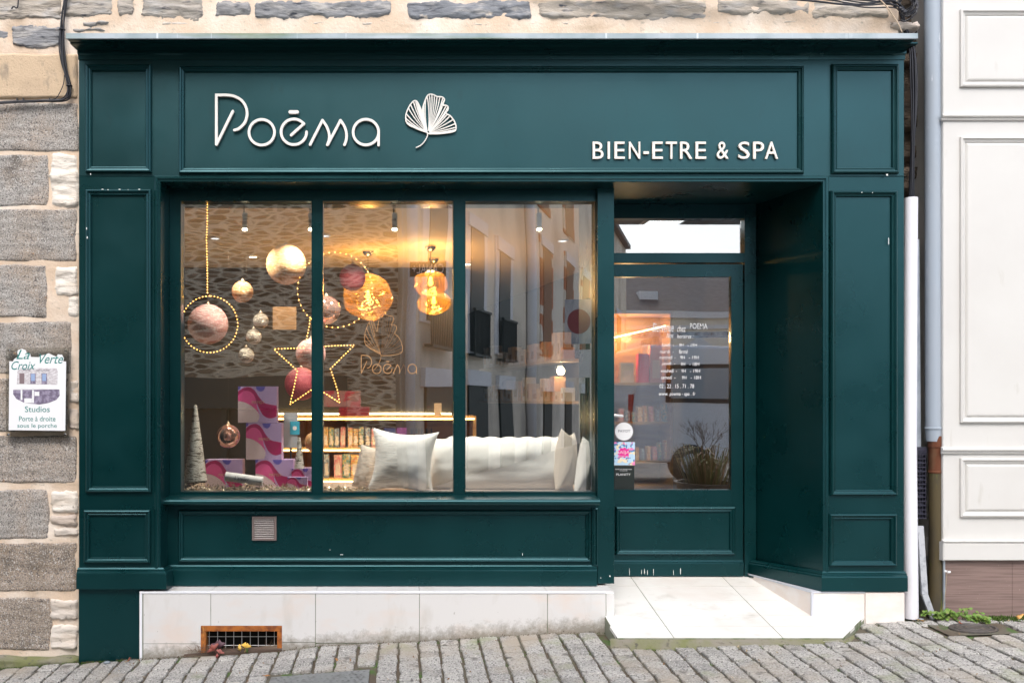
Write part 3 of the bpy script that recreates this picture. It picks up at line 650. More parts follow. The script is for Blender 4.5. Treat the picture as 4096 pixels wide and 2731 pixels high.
LEAF = [(1775, 722), (1740, 685), (1640, 648), (1520, 612), (1457, 562), (1437, 490), (1450, 400), (1500, 292), (1555, 230), (1595, 222), (1625, 252), (1660, 322), (1690, 385), (1704, 310), (1737, 212), (1775, 140), (1820, 120), (1870, 132), (1920, 157), (1990, 162), (2028, 188), (2028, 230), (1978, 288), (2048, 290), (2088, 314), (2086, 362), (2052, 412), (2120, 452), (2178, 522), (2210, 600), (2210, 658), (2178, 693), (2080, 713), (1950, 727), (1850, 729), (1785, 726)]
def leaf_mb(cc, lw, vw, yf, yk, nv=46):
    mb = MB(); P = [(v.x, v.y) for v in spline([(a, b, 0) for a, b in LEAF], 5)]
    mb.ribbon([xz(cc(*p)) for p in P], lw, yf, yk, caps=False)
    base = Vector((1778, 716)); n = len(P)
    for i in range(nv):
        p = Vector(P[int((i+.7)/nv*(n-1))])
        d = p-base
        if d.length < 120: continue
        side = Vector((-d.y, d.x))*(.10 if d.x > -30 else -.10)*(1 if d.x > 0 else 1); ctrl = base+d*.5+side*(.8 if p.y < 500 else .4)
        q = []; wv = []
        for k in range(8):
            t = .06+.93*k/7; b = base*(1-t)**2+ctrl*2*t*(1-t)+p*t*t; q.append(xz(cc(b.x, b.y))); wv.append(vw*(.35+.8*t))
        mb.ribbon(q, wv, yf+.0006+.00004*i, yk, caps=False)
    mb.ribbon([xz(cc(v.x, v.y)) for v in spline([(1778, 716, 0), (1765, 775, 0), (1722, 850, 0), (1665, 908, 0), (1600, 939, 0)], 5)], lw*.85, yf-.0005, yk)
    return mb
le = leaf_mb(c2, 18/3.856/S, 15.5/3.856/S, -.018, -.006).build('leaf_emblem', m_letter, origin=(c2(1778, 716).x, -.02, c2(1778, 716).z))
tag(le, 'white cut-out ginkgo leaf emblem with curved stem on the fascia', 'emblem')
tg = thing('tagline_sign', 'raised white capital letters BIEN-ETRE & SPA low on the right of the fascia', 'sign lettering', (wx(2740), -.02, wz(638)))
for ch, a, b in [('B', 190, 310), ('I', 355, 380), ('E', 430, 545), ('N', 590, 715), ('-', 750, 810), ('E', 848, 965), ('T', 998, 1120), ('R', 1155, 1290), ('E', 1325, 1442), ('&', 1560, 1690), ('S', 1798, 1924), ('P', 1962, 2082), ('A', 2093, 2235)]:
    ya, yb = (570.3, 638.6) if ch != '-' else (609, 619.5)
    mbl = text_mb(ch, wx(2300+a/2.767), wz(yb), wx(2300+b/2.767), wz(ya), -.004, .013, offset=.0)
    mbl.build('letter', m_lettergold, tg)

# ---- vent grille on the riser
vg = thing('vent_grille', 'small brown louvred air vent on the green stall riser', 'vent', (wx(1058, YB), YB-.02, wz(2160, YB)))
a, b, c, d = wx(1009, YB), wx(1107, YB), wz(2160, YB), wz(2064, YB)
mb = MB(); mb.ring(a, c, b, d, [(0, YB), (0, YB-.012), (.002, YB-.015), (.014, YB-.015), (.015, YB-.010)]); mb.build('frame', m_vent, vg)
mb = MB(); mb.box(a+.003, b-.003, YB-.006, YB-.003, c+.003, d-.003)
mb.build('backing', m_vent, vg)
for i in range(11):
    z = lerp(c+.018, d-.018, i/10); mb = MB(); mb.hexa([(a+.016, YB-.016, z-.004), (b-.016, YB-.016, z-.004), (b-.016, YB-.007, z), (a+.016, YB-.007, z), (a+.016, YB-.016, z-.0025), (b-.016, YB-.016, z-.0025), (b-.016, YB-.007, z+.002), (a+.016, YB-.007, z+.002)]); mb.build('louvre', m_ventlt, vg)

# ================================================================ TILED PLINTH, CELLAR GRATE, DOORSTEP
tp = thing('tiled_plinth', 'white stone-tiled plinth under the shop window with a capped edge', 'plinth', (wx(1400), -.02, -.1))
PF = -.02; ZP = wz(2365, PF)
gx0, gx1, gzt = wx(803, PF), wx(1128, PF), wz(2502, PF)
n_ = m_tile.node_tree; nd_ = n_.nodes; pb_ = nd_['Principled BSDF']; prev_ = pb_.inputs['Base Color'].links[0].from_socket
ge = nd_.new('ShaderNodeNewGeometry'); sx3 = nd_.new('ShaderNodeSeparateXYZ'); n_.links.new(ge.outputs['Position'], sx3.inputs[0])
m1 = nd_.new('ShaderNodeMath'); m1.operation = 'MULTIPLY_ADD'; m1.inputs[1].default_value = -.063; n_.links.new(sx3.outputs[0], m1.inputs[0]); n_.links.new(sx3.outputs[2], m1.inputs[2])
nz_ = nd_.new('ShaderNodeTexNoise'); nz_.inputs['Scale'].default_value = 26; nz_.inputs['Detail'].default_value = 8; nz_.inputs['Roughness'].default_value = .75; n_.links.new(ge.outputs['Position'], nz_.inputs[0])
m2 = nd_.new('ShaderNodeMath'); m2.operation = 'MULTIPLY_ADD'; m2.inputs[1].default_value = -.22; n_.links.new(nz_.outputs['Fac'], m2.inputs[0]); n_.links.new(m1.outputs[0], m2.inputs[2])
mr_ = nd_.new('ShaderNodeMapRange'); mr_.inputs[1].default_value = -.045; mr_.inputs[2].default_value = -.125; mr_.inputs[3].default_value = 0; mr_.inputs[4].default_value = .8; n_.links.new(m2.outputs[0], mr_.inputs[0])
mi_ = nd_.new('ShaderNodeMix'); mi_.data_type = 'RGBA'; mi_.inputs[7].default_value = (.20, .175, .13, 1); n_.links.new(mr_.outputs[0], mi_.inputs[0]); n_.links.new(prev_, mi_.inputs[6]); n_.links.new(mi_.outputs[2], pb_.inputs['Base Color'])
mb = MB(); xs_ = [562, 843, 1262, 1678, 2190, 2424, 2458]
def tilebox(mb, x0, x1, z0, z1, y0=PF, y1=.1): mb.bbox(x0+.0016, x1-.0016, y0, y1, z0, z1, .0015)
zc = wz(2366, PF)
top = zc-.008; TL = wx(562, PF)+.018; zj = wz(2572, PF); zj2 = wz(2566, PF); f_ = PF
mb.box(TL, wx(843, PF)-.0016, f_, .1, gzt+.002, top); mb.box(TL, gx0, f_, .1, zj, gzt+.002); mb.box(TL, gx0, f_, .1, -.4, zj-.003)
mb.box(wx(843, PF)+.0016, wx(1262, PF)-.0018, f_, .1, gzt+.002, top); mb.box(gx1, wx(1262, PF)-.0018, f_, .1, zj2, gzt+.002); mb.box(gx1, wx(1262, PF)-.0018, f_, .1, -.4, zj2-.004)
for i in range(2, 6): tilebox(mb, wx(xs_[i], PF), wx(xs_[i+1], PF), wz([2570, 0, 0, 0][i-2], PF) if i == 2 else -.3, top)
mb.box(wx(1262, PF)+.0018, wx(1678, PF)-.0018, f_+.003, .1, -.4, wz(2574, PF))
mb.build('face_tiles', m_tile, tp)
mb = MB()
for i in range(5): 
    x0, x1 = wx(xs_[i], PF), wx(xs_[i+1] if i < 4 else 2458, PF); mb.box(x0+.0015, x1-.0015, PF+.012, .215, ZP-.012, ZP)
mb.build('top_tiles', m_tile, tp)
mb = MB(); mb.box(wx(560, PF), gx0-.002, PF+.004, .2, -.4, ZP-.013); mb.box(gx1+.002, wx(2457, PF), PF+.004, .2, -.4, ZP-.013); mb.box(gx0-.003, gx1+.003, PF+.004, .06, gzt+.004, ZP-.013)
mb.build('grout_bed', m_grout, tp)
mb = MB(); mb.box(wx(558, PF), wx(2424, PF), PF-.004, PF+.011, ZP-.011, ZP+.002); mb.box(wx(558, PF), wx(569, PF), PF-.003, .02, -.4, ZP-.0115); mb.build('edge_trim', m_trim, tp, bevel=.002)
cg = thing('cellar_grate', 'rusty orange iron frame with steel wire mesh set low in the tiled plinth', 'grate', ((gx0+gx1)/2, .0, -.13))
zb0 = wz(2606, PF); zb1 = wz(2592, PF)
mb = MB(); f = .030
mb.hexa([(gx0, PF-.001, gzt-.034), (gx1, PF-.001, gzt-.034), (gx1, .04, gzt-.034), (gx0, .04, gzt-.034), (gx0, PF-.001, gzt), (gx1, PF-.001, gzt), (gx1, .04, gzt), (gx0, .04, gzt)])
mb.box(gx0, gx0+f, PF-.0015, .04, -.34, gzt-.0345); mb.box(gx1-f, gx1, PF-.0015, .04, -.34, gzt-.0345)
mb.build('frame', m_rust, cg, bevel=.003)
mb = MB()
for i in range(9):
    x_ = lerp(gx0+.045, gx1-.05, i/8); mb.tube([(x_, .012, -.3), (x_+random.uniform(-.002, .002), .012, gzt-.03)], .0019, 6)
for zz in (wz(2547, 0), wz(2582, 0)): mb.tube([(gx0+.02, .0155, zz), (gx1-.02, .0155, zz)], .0019, 6)
mb.build('wire_mesh', m_steel, cg)
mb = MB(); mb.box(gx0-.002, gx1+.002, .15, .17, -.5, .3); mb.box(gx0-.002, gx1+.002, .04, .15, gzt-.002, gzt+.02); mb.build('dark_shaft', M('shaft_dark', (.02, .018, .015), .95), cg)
mb = MB(); mb.hexa([(gx0-.10, -.035, gz(gx0)-.03), (gx1, -.035, gz(gx1)-.03), (gx1, PF+.03, gz(gx1)-.03), (gx0-.10, PF+.03, gz(gx0)-.03), (gx0-.10, -.035, gz(gx0)+.008), (gx1, -.035, gz(gx1)+.012), (gx1, PF+.03, gz(gx1)+.03), (gx0-.10, PF+.03, gz(gx0)+.012)])
mb.build('sill_timber', M('rotten_timber', (.09, .06, .045), .95, layers=[((4, 30, 30), (.18, .14, .10), .5, .62)], bump=((5, 60, 60), 1, .01)), cg)
# doorstep: sloped tiles
ds = thing('doorstep', 'sloping white tiled doorstep with a mossy concrete edge at the shop door', 'doorstep', (1.9, 0, .1))
zf = [( -.33, .112), (0, .152), (YD+.02, .2535)]
def sz(y):
    if y < 0: return lerp(.087, .140, (y+.33)/.33)
    return lerp(.140, .2535, y/(YD+.02))
xl0 = px1-.10
def step_x1(y):   # right boundary
    if y > 0: return lerp(OPR+.02, xb+.02, y/YD)
    return lerp(wx(3462, 0), wx(3374, -.33)-.0, (-y)/.33)
ja = lambda y: wx(2521.6-(-.785)*(0), YD)   # joints perpendicular to the facade
J1, J2 = wx(2521.6, YD), wx(2887.6, YD)
rows = [-.33, -.165, .0, .235, .47, YD+.02]
mb = MB(); e = .0026
for i in range(5):
    y0, y1 = rows[i], rows[i+1]; cs = [lambda y: xl0, lambda y: J1, lambda y: J2, step_x1]
    for c in range(3):
        a, b = cs[c], cs[c+1]
        if i < 1 and c == 0: a = lambda y: wx(2468, -.33) if y < -.2 else wx(2436, -.16)
        q = [(a(y0)+e, y0+e), (b(y0)-e, y0+e), (b(y1)-e, y1-e), (a(y1)+e, y1-e)]
        mb.hexa([(x_, y_, sz(y_)-.02) for x_, y_ in q]+[(x_, y_, sz(y_)) for x_, y_ in q])
mb.build('step_tiles', m_steptile, ds)
mb = MB()
for (ya, yb_) in ((-.328, 0), (0, YD+.02), (YD+.02, YD+.1)):
    xa_, xb2 = step_x1(ya)-.002, step_x1(min(yb_, YD))-.002; z_a, z_b = sz(ya)-.003, sz(min(yb_, YD+.02))-.003
    mb.hexa([(xl0, ya, -.2), (xa_, ya, -.2), (xb2, yb_, -.2), (xl0, yb_, -.2), (xl0, ya, z_a), (xa_, ya, z_a), (xb2, yb_, z_b), (xl0, yb_, z_b)])
mb.build('grout_bed', m_grout, ds)
mb = MB(); nn = 40; vs = []; fs = []
for i in range(nn+1):
    x_ = lerp(wx(2440, -.33), step_x1(-.33)+.10, i/nn); w_ = .035+.010*mnoise.noise(Vector((x_*9, 0, 0)))
    w_ *= .25+.75*min(1, (i/nn)*2.2)
    yt = -.325 if x_ < step_x1(-.33) else -.325+(x_-step_x1(-.33))*1.2
    vs += [(x_, yt, sz(-.33)-.006), (x_, yt-.012, sz(-.33)-.018+.003*mnoise.noise(Vector((x_*20, 3, 0)))), (x_, yt-w_-.01, gz(x_, -.35)+.004), (x_, yt-w_-.03, gz(x_, -.35)-.02)]
for i in range(nn):
    for k in range(3): a = 4*i+k; fs.append((a, a+1, a+5, a+4))
mb.add(vs, fs); mb.build('mortar_fillet', m_concrete, ds, smooth=True)
# right pilaster tiled base
rb = thing('pilaster_plinth', 'low white tiled base under the right green pilaster beside the doorstep', 'plinth', (wx(3430), 0, .1))
mb = MB(); zt_r = wz(2366, PF)
cxn = wx(3247, PF)
mb.bbox(cxn+.012, wx(3460, PF)-.0015, PF, .2, .0, zt_r-.007, .0015); mb.bbox(wx(3460, PF)+.0015, wx(3617, PF), PF-.004, .2, -.05, zt_r-.002, .0015)
xq = wx(2990, YD); mb.hexa([(cxn, PF+.012, .05), (cxn+.05, PF+.012, .05), (xb+.03, YD, .05), (xq, YD, .05), (cxn, PF+.012, zt_r-.008), (cxn+.05, PF+.012, zt_r-.008), (xb+.03, YD, .262), (xq, YD, .262)])
mb.build('face_tiles', M('pink_tile', (.80, .72, .66), .42, layers=[((5, 5, 9), (.84, .80, .77), .45, .65)]), rb)
mb = MB(); mb.box(cxn-.003, wx(3460, PF), PF-.004, PF+.014, zt_r-.0065, zt_r+.003); mb.box(cxn-.003, cxn+.011, PF-.003, PF+.011, .05, zt_r-.007)
mb.hexa([(cxn-.004, PF+.0145, zt_r-.0075), (cxn+.1, PF+.0145, zt_r-.0075), (xb+.04, YD, .2625), (xq-.004, YD, .2625), (cxn-.004, PF+.0145, zt_r+.003), (cxn+.1, PF+.0145, zt_r+.003), (xb+.04, YD, .272), (xq-.004, YD, .272)])
mb.build('edge_trim', M('grey_trim', (.60, .62, .68), .35), rb)

# ================================================================ NEIGHBOUR SHOPFRONT (right)
NY = .02
nb = thing('white_shopfront', 'white painted panelled shopfront pilaster of the neighbouring shop', 'shopfront', (4.2, 0, .1))
NX = wx(3772, NY); NR = 6.5
mb = MB(); mb.bbox(NX, NR, NY, .5, wz(2238, NY), 4.6, .004); mb.build('board', m_wpaint, nb)
mb = MB(); mb.bbox(wx(3765, NY), NR, NY-.022, .4, wz(2238, NY)-.002, wz(2166, NY), .006); mb.extx([(NY, wz(2166, NY)), (NY-.026, wz(2166, NY)+.001), (NY-.028, wz(2161, NY)), (NY-.006, wz(2156, NY)), (NY, wz(2156, NY))], NX-.012, NR); mb.build('base_board', m_wpaint, nb)
def wmould(x0, y0, x1, y1):
    X_0, X_1, Z0, Z1 = wx(x0, NY), wx(x1, NY), wz(y1, NY), wz(y0, NY); mb = MB()
    mb.ring(X_0, Z0, X_1, Z1, [(0, NY-.0005), (.0, NY-.016), (.010, NY-.020), (.018, NY-.010), (.03, NY-.006), (.034, NY+.004)])
    g = .036; mb.ring(X_0+g, Z0+g, X_1-g, Z1-g, [(0, NY-.001), (.008, NY-.009), (.016, NY-.011)], close=True); mb.build('panel_moulding', m_wpaint, nb)
for a in ((3838, 42, 4140, 350), (3838, 550, 4140, 1690), (3838, 1832, 4140, 2066)): wmould(*a)
for yy in (466, 1796):
    z = wz(yy, NY); mb = MB(); mb.extx([(NY, z-.028), (NY-.010, z-.028), (NY-.014, z-.020), (NY-.012, z-.014), (NY-.024, z-.008), (NY-.026, z), (NY-.018, z+.008), (NY-.010, z+.012), (NY, z+.014)], NX-.014, NR); mb.build('string_moulding', m_wpaint, nb, smooth='auto')
mb = MB(); mb.box(wx(3786, NY), wx(4054, NY)-.001, NY+.012, .4, -.1, wz(2240, NY)-.0); mb.box(wx(4054, NY)+.001, NR, NY+.012, .4, -.1, wz(2240, NY)); mb.build('plinth_slab', m_bplinth, nb)
mb = MB(); mb.box(wx(3778, NY), wx(3785, NY), NY+.01, .3, 0, wz(2240, NY)); mb.build('edge_strip', m_galv, nb)

# ================================================================ PIPES AND CABLES
dp = thing('downpipe', 'grey plastic rainwater downpipe with copper sleeve between the two shopfronts', 'downpipe', (wx(3745, .085), .085, .12))
yp = .085; xa = wx(3733, yp); xbm = wx(3740, yp)
mb = MB(); mb.tube([(wx(3727, yp), yp, 6), (wx(3731, yp), yp, wz(0, yp)), (wx(3734, yp), yp, wz(900, yp)), (wx(3736, yp), yp, wz(1712, yp))], 31/S*1.029, 28); mb.build('upper_pipe', m_pipegrey, dp, smooth='auto')
mb = MB(); xc = wx(3737, yp); r0 = .050
mb.lathe((xc, yp, wz(1745, yp)), [(r0-.004, -.03), (r0-.001, 0), (r0, .03), (r0+.001, .046), (r0+.006, .048), (r0+.006, .056), (r0-.004, .06)], 28); mb.build('collar', m_pipegrey, dp, smooth='auto')
xc2 = wx(3746, yp)
mb = MB(); mb.lathe((xc2, yp, wz(1884, yp)), [(.0455, -.012), (.050, -.008), (.050, .002), (.0455, .006), (.0455, .15), (.0505, .152), (.0515, .22), (.047, .222)], 28); mb.build('copper_sleeve', m_copper, dp, smooth='auto')
mb = MB(); mb.tube([(xc2, yp, wz(1890, yp)), (wx(3748, yp), yp, wz(2100, yp)), (wx(3742, yp), yp, -.02)], .0455, 26); mb.build('lower_pipe', m_oldpipe, dp, smooth='auto')
mb = MB(); yc = .045; mb.tube([(wx(3644, yc), yc, wz(792, yc)), (wx(3641, yc), yc, wz(1300, yc)), (wx(3638, yc), yc, wz(1800, yc)), (wx(3645, yc), yc, gz(3.1, 0)+.004)], [25/S, 25/S, 26/S, 26.5/S], 28)
tag(mb.build('cable_conduit', m_pipewhite, smooth='auto', origin=(wx(3640, yc), yc, .11)), 'white plastic cable conduit standing against the right green pilaster', 'conduit')
mb = MB(); yv = .12
def strip(mb, a, b, w0, y, t=.003): mb.hexa([(a[0]-w0, y, b[1]), (a[0]+w0, y, b[1]), (a[0]+w0, y+t, b[1]), (a[0]-w0, y+t, b[1]), (b[0]-w0, y, a[1]), (b[0]+w0, y, a[1]), (b[0]+w0, y+t, a[1]), (b[0]-w0, y+t, a[1])])
mb.hexa([(wx(3660, yv), yv, wz(1790, yv)), (wx(3685, yv), yv, wz(1790, yv)), (wx(3685, yv), yv+.02, wz(1790, yv)), (wx(3660, yv), yv+.02, wz(1790, yv)), (wx(3655, yv), yv, wz(957, yv)), (wx(3678, yv), yv, wz(957, yv)), (wx(3678, yv), yv+.02, wz(957, yv)), (wx(3655, yv), yv+.02, wz(957, yv))])
tag(mb.build('steel_channel', m_galv, origin=(wx(3670, yv), yv, wz(1790, yv)), bevel=.002), 'narrow galvanised steel channel beside the white conduit', 'metal channel')
mb = MB(); yv = .10; x0, x1 = wx(3655, yv), wx(3706, yv)
for i in range(17):
    z = lerp(wz(2072, yv), wz(1800, yv), i/16); mb.box(x0, x1+random.uniform(-.006, .002), yv, yv+.03, z-.003, z+.003)
for i in range(5): x_ = lerp(x0+.004, x1-.004, i/4); mb.box(x_-.002, x_+.002, yv+.002, yv+.026, wz(2075, yv), wz(1800, yv))
for i in range(8): z = lerp(wz(2050, yv), wz(1820, yv), i/7); mb.box(lerp(x0, x1, .25), lerp(x0, x1, .7), yv+.008, yv+.02, z-.012, z+.012)
mb.box(x0+.02, x1+.006, yv+.004, yv+.03, wz(1812, yv), wz(1787, yv))
tag(mb.build('plastic_grid', M('black_plastic', (.03, .03, .05), .45), origin=(x0, yv, wz(2072, yv))), 'black plastic grating wedged between conduit and brown pipe', 'grating')
mb = MB(); yv = .03
def qd(*p): return [W(a, b, yv) for a, b in p]
for (a, b, c, d) in [((3671, 2103), (3695, 2103), (3713, 2376), (3689, 2376)), ((3689, 2378), (3713, 2376), (3748, 2474), (3727, 2480))]:
    q = qd(a, b, c, d); mb.hexa([q[3], q[2], q[2]+Vector((0, .02, 0)), q[3]+Vector((0, .02, 0)), q[0], q[1], q[1]+Vector((0, .02, 0)), q[0]+Vector((0, .02, 0))])
tag(mb.build('bent_metal_strip', M('zinc_plated', (.62, .64, .68), .4, .4, layers=[((20, 20, 20), (.4, .42, .46), .5, .65)]), origin=W(3737, 2476, yv), bevel=.001), 'bent pale metal strip leaning by the foot of the brown pipe', 'metal strip')
# cables, left bundle
def bundle(name, base, n, spread, r, lab, cat, mat=m_black, seed=1, ties=()):
    rn = random.Random(seed); mb = MB(); ph = [rn.uniform(0, 6) for _ in range(n)]
    for i in range(n):
        ox, oy = spread*math.cos(2*math.pi*i/n), spread*.6*math.sin(2*math.pi*i/n)
        pts = [Vector(p)+Vector((ox*(1+.5*math.sin(k*1.3+ph[i])), oy-abs(spread)*.3, ox*.6*math.sin(k*.9+ph[i]*2)+oy*.5)) for k, p in enumerate(base)]
        mb.tube(spline(pts, 6), r*rn.uniform(.75, 1.15), 7)
    return mb
yl = .025
pb = [W(p[0], p[1], yl) for p in [(272, -220), (268, -60), (262, 0), (254, 60), (250, 120), (247, 180), (254, 250), (266, 300), (278, 345), (276, 380), (258, 398), (215, 404), (150, 405), (80, 408), (20, 412), (-60, 415), (-350, 420)]]
mb = bundle('c', pb, 6, .011, .0048, '', '')
mb.tube(spline([W(258, 300, yl), W(254, 335, yl), W(240, 370, yl), W(222, 395, yl), W(190, 402, yl)], 6), .003, 6)
for p in (pb[4], pb[8]): mb.lathe((p.x, p.y-.003, p.z), [(.019, -.003), (.02, 0), (.019, .003)], 10)
for x_ in (70, 95, 200): c = W(x_, 402, .03); mb.tube([c+Vector((0, .03, .0)), c+Vector((0, -.012, .008)), c+Vector((.004, -.014, -.012))], .004, 6)
mb.tube(spline([W(74, -60, .02), W(72, 20, .02), W(66, 33, .02), W(58, 28, .02), W(50, 30, .02), W(47, 38, .02)], 5), .0045, 6)
tag(mb.build('wall_cables', m_black, smooth=True, origin=pb[9]), 'bundle of black cables clipped to the stone wall left of the shopfront', 'cables')
# cables, right bundle down behind the pilaster
yr = .075
mb = bundle('c', [W(p[0], p[1], yr) for p in [(3560, -120), (3585, 0), (3605, 60), (3625, 130), (3645, 200), (3652, 300), (3655, 420), (3650, 560), (3646, 700), (3644, 830)]], 6, .013, .0055, '', '', seed=4)
tag(mb.build('vertical_cables', m_black, smooth=True, origin=W(3646, 700, yr)), 'thick black cables running down into the white conduit', 'cables')
mb = MB(); rn = random.Random(5)
for i in range(9):
    a = W(2300+i*30, -70+rn.uniform(-20, 20), .0); pts = [W(2150+rn.uniform(-100, 300), -40+rn.uniform(-30, 10), .01), W(2700+rn.uniform(-200, 100), -18+rn.uniform(-12, 10), -.02), W(3180+rn.uniform(-50, 50), -8+rn.uniform(-12, 10), -.03), W(3440+rn.uniform(-30, 30), 8+rn.uniform(-15, 22), -.04), W(3560+rn.uniform(-20, 20), 10+rn.uniform(-20, 25), -.03), W(3600+rn.uniform(-12, 22), 40+rn.uniform(-15, 15), 0)]
    mb.tube(spline(pts, 8), rn.choice([.004, .005, .006]), 7)
for i in range(7):
    c = W(3620+rn.uniform(-10, 14), 10+rn.uniform(-12, 22), .0+rn.uniform(-.03, .02)); rr = rn.uniform(.035, .075)
    mb.tube([c+Vector((rr*math.cos(t), .02*math.sin(3*t), rr*1.2*math.sin(t))) for t in [k*.42-1.9 for k in range(13)]], .0045, 7)
for k in range(3): c = W(3602+k*8, 36+k*7, -.03); mb.lathe(c, [(.010, -.012), (.012, -.008), (.012, .008), (.010, .012)], 10, axis='x')
tag(mb.build('tangled_cables', m_black, smooth=True, origin=W(3600, 40, 0)), 'tangle of loose black cables above the right end of the zinc cornice', 'cables')
mb = MB(); mb.tube(spline([W(3490, -30, -.04), W(3540, 20, -.05), W(3570, 60, -.05), W(3592, 95, -.05), W(3608, 131, -.04)], 6), .004, 7); tag(mb.build('beige_cable', M('beige_cable', (.55, .42, .3), .5), smooth=True, origin=W(3600, 100, -.04)), 'single beige cable hanging among the black ones by the cornice', 'cable')

# ================================================================ PLAQUE on the stone wall
py_ = .02
pq = thing('studio_plaque', 'clear acrylic plaque with white sheet reading La Croix Verte Studios on the granite wall', 'plaque', W(150, 1735, py_))
c6 = lambda x, y, Y=py_: W(x/2.413, 1350+y/2.413, Y)
a, b = c6(57, 965), c6(668, 95)
mb = MB(); mb.box(a.x, b.x, py_, py_+.004, a.z, b.z); mb.build('acrylic_sheet', m_acrylic, pq)
for (x_, y_) in ((90, 125), (636, 128), (83, 935), (633, 935)):
    c = c6(x_, y_); mb = MB(); mb.lathe(c, [(.0001, -.012), (.006, -.012), (.0085, -.009), (.0085, .0), (.005, .0), (.005, .045)], 16, axis='y'); mb.build('stud', m_chrome, pq, smooth='auto')
out = [(86, 892), (632, 898), (640, 230), (612, 228), (618, 200), (600, 165), (560, 162), (545, 185), (500, 165), (470, 150), (440, 165), (395, 172), (375, 190), (300, 186), (290, 150), (262, 160), (250, 120), (215, 108), (175, 120), (168, 150), (180, 180), (135, 210), (130, 228), (92, 230)]
mb = MB(); mb.prism([xz(c6(*p)) for p in out], py_-.003, py_-.0005); sheet = mb.build('printed_sheet', m_white, pq)
ypt = py_-.0032
def ptext(t, x0, y0, x1, y1, parent, mat, nm='printed_text', sh=0, cc=c6, Y=ypt, fit='box', off=0):
    a = cc(x0, y1); b = cc(x1, y0); return text_mb(t, a.x, a.z, b.x, b.z, Y, .0006, shear=sh, fit=fit, offset=off).build(nm, mat, parent)
ptext('Studios', 243, 662, 482, 718, sheet, m_txtgreen); ptext('Porte à droite', 186, 758, 537, 806, sheet, m_txtgreen); ptext('sous le porche', 170, 828, 550, 880, sheet, m_txtgreen)
ptext('La', 160, 118, 290, 208, sheet, m_txtgreen, sh=.4); ptext('Croix', 112, 228, 345, 310, sheet, m_txtgreen, sh=.35); ptext('Verte', 385, 160, 612, 250, sheet, m_txtgreen, sh=.4)
ptext('HOTEL', 228, 306, 298, 322, sheet, m_txtdark); ptext('RESTAURANT', 350, 310, 482, 324, sheet, m_txtdark)
mb = MB(); mm = [M('print_stone', (.52, .48, .50), .6, layers=[((60, 60, 160), (.72, .70, .72), .45, .6)]), M('print_dark', (.16, .13, .20), .6, layers=[((40, 40, 40), (.32, .28, .38), .45, .6)]), M('print_window', (.30, .40, .62), .6), m_white, M('print_brown', (.22, .16, .17), .6)]
def pr_(x0, y0, x1, y1, mi, d): a, b = c6(x0, y1), c6(x1, y0); mb.box(a.x, b.x, ypt-.0004-.0003*d, ypt+.0015, a.z, b.z, mi=mi)
mb.prism([xz(c6(*p)) for p in [(165, 450), (555, 455), (560, 330), (548, 296), (200, 292), (168, 330)]], ypt-.0004, ypt+.0015, mi=0)
mb.prism([xz(c6(*p)) for p in [(130, 505), (575, 500), (578, 560), (545, 600), (470, 630), (380, 645), (240, 630), (160, 590), (128, 545)]], ypt-.0004, ypt+.0015, mi=1)
pr_(190, 345, 237, 445, 4, 1); pr_(295, 345, 347, 445, 1, 1); pr_(403, 345, 456, 448, 1, 1); pr_(302, 350, 340, 418, 2, 2); pr_(410, 350, 448, 418, 2, 2)
mb.prism([xz(c6(*p)) for p in [(128, 500), (570, 498), (520, 464), (140, 464)]], ypt-.0010, ypt+.0015, mi=3)
pr_(202, 505, 218, 600, 3, 1); pr_(312, 505, 330, 630, 3, 1); pr_(335, 522, 382, 562, 3, 1); pr_(236, 585, 310, 630, 3, 1)
mb.build('printed_picture', mm, sheet)

# ================================================================ SHOP INTERIOR (real room behind the glass)
ZC, RY = 2.85, 3.88
room = thing('shop_interior', 'shop room behind the window with beige ceiling and dark stone walls', 'room', (0, 2, 0))
mb = MB(); mb.add([(-2.6, .3, ZC), (2.75, .3, ZC), (2.75, 12.2, ZC), (-2.6, 12.2, ZC)], [(0, 1, 2, 3)]); mb.box(-2.6, 3.2, .3, 12.3, ZC+.004, ZC+.1); mb.build('ceiling', m_ceil, room)
mb = MB(); mb.prismz([(1.45, .78), (3.0, .78), (3.0, 3.2), (2.0, 3.2)], ZC-.004, ZC-.001); mb.build('brown_dimming_sheet', M('brown_dimming_sheet', (.10, .065, .035), .8), room)  # brown sheet added under the beige ceiling to darken it over the door
mb = MB(); mb.box(-2.6, 3.2, .3, 12.3, -.15, .0); mb.build('floor', m_floor, room)
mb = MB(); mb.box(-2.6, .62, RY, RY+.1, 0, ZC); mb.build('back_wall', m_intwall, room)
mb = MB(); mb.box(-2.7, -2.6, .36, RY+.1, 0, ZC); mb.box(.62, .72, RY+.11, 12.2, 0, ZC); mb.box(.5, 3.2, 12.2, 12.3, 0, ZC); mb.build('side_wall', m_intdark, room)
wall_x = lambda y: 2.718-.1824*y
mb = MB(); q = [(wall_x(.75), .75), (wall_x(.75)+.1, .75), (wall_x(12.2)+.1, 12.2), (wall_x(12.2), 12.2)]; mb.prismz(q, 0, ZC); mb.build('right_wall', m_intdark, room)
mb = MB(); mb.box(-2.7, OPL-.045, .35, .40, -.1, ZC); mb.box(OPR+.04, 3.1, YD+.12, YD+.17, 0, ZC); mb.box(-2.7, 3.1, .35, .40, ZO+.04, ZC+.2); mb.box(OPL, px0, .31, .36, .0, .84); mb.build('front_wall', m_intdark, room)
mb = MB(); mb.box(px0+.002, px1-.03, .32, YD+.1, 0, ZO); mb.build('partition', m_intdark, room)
mb = MB(); mb.box(OPL+.005, px0-.005, .315, 1.05, .80, wz(1972, .3)); tag(mb.build('display_platform', m_platform, origin=(0, .6, .8)), 'low display platform inside the shop window', 'display platform')
ZPf = wz(1972, .3)
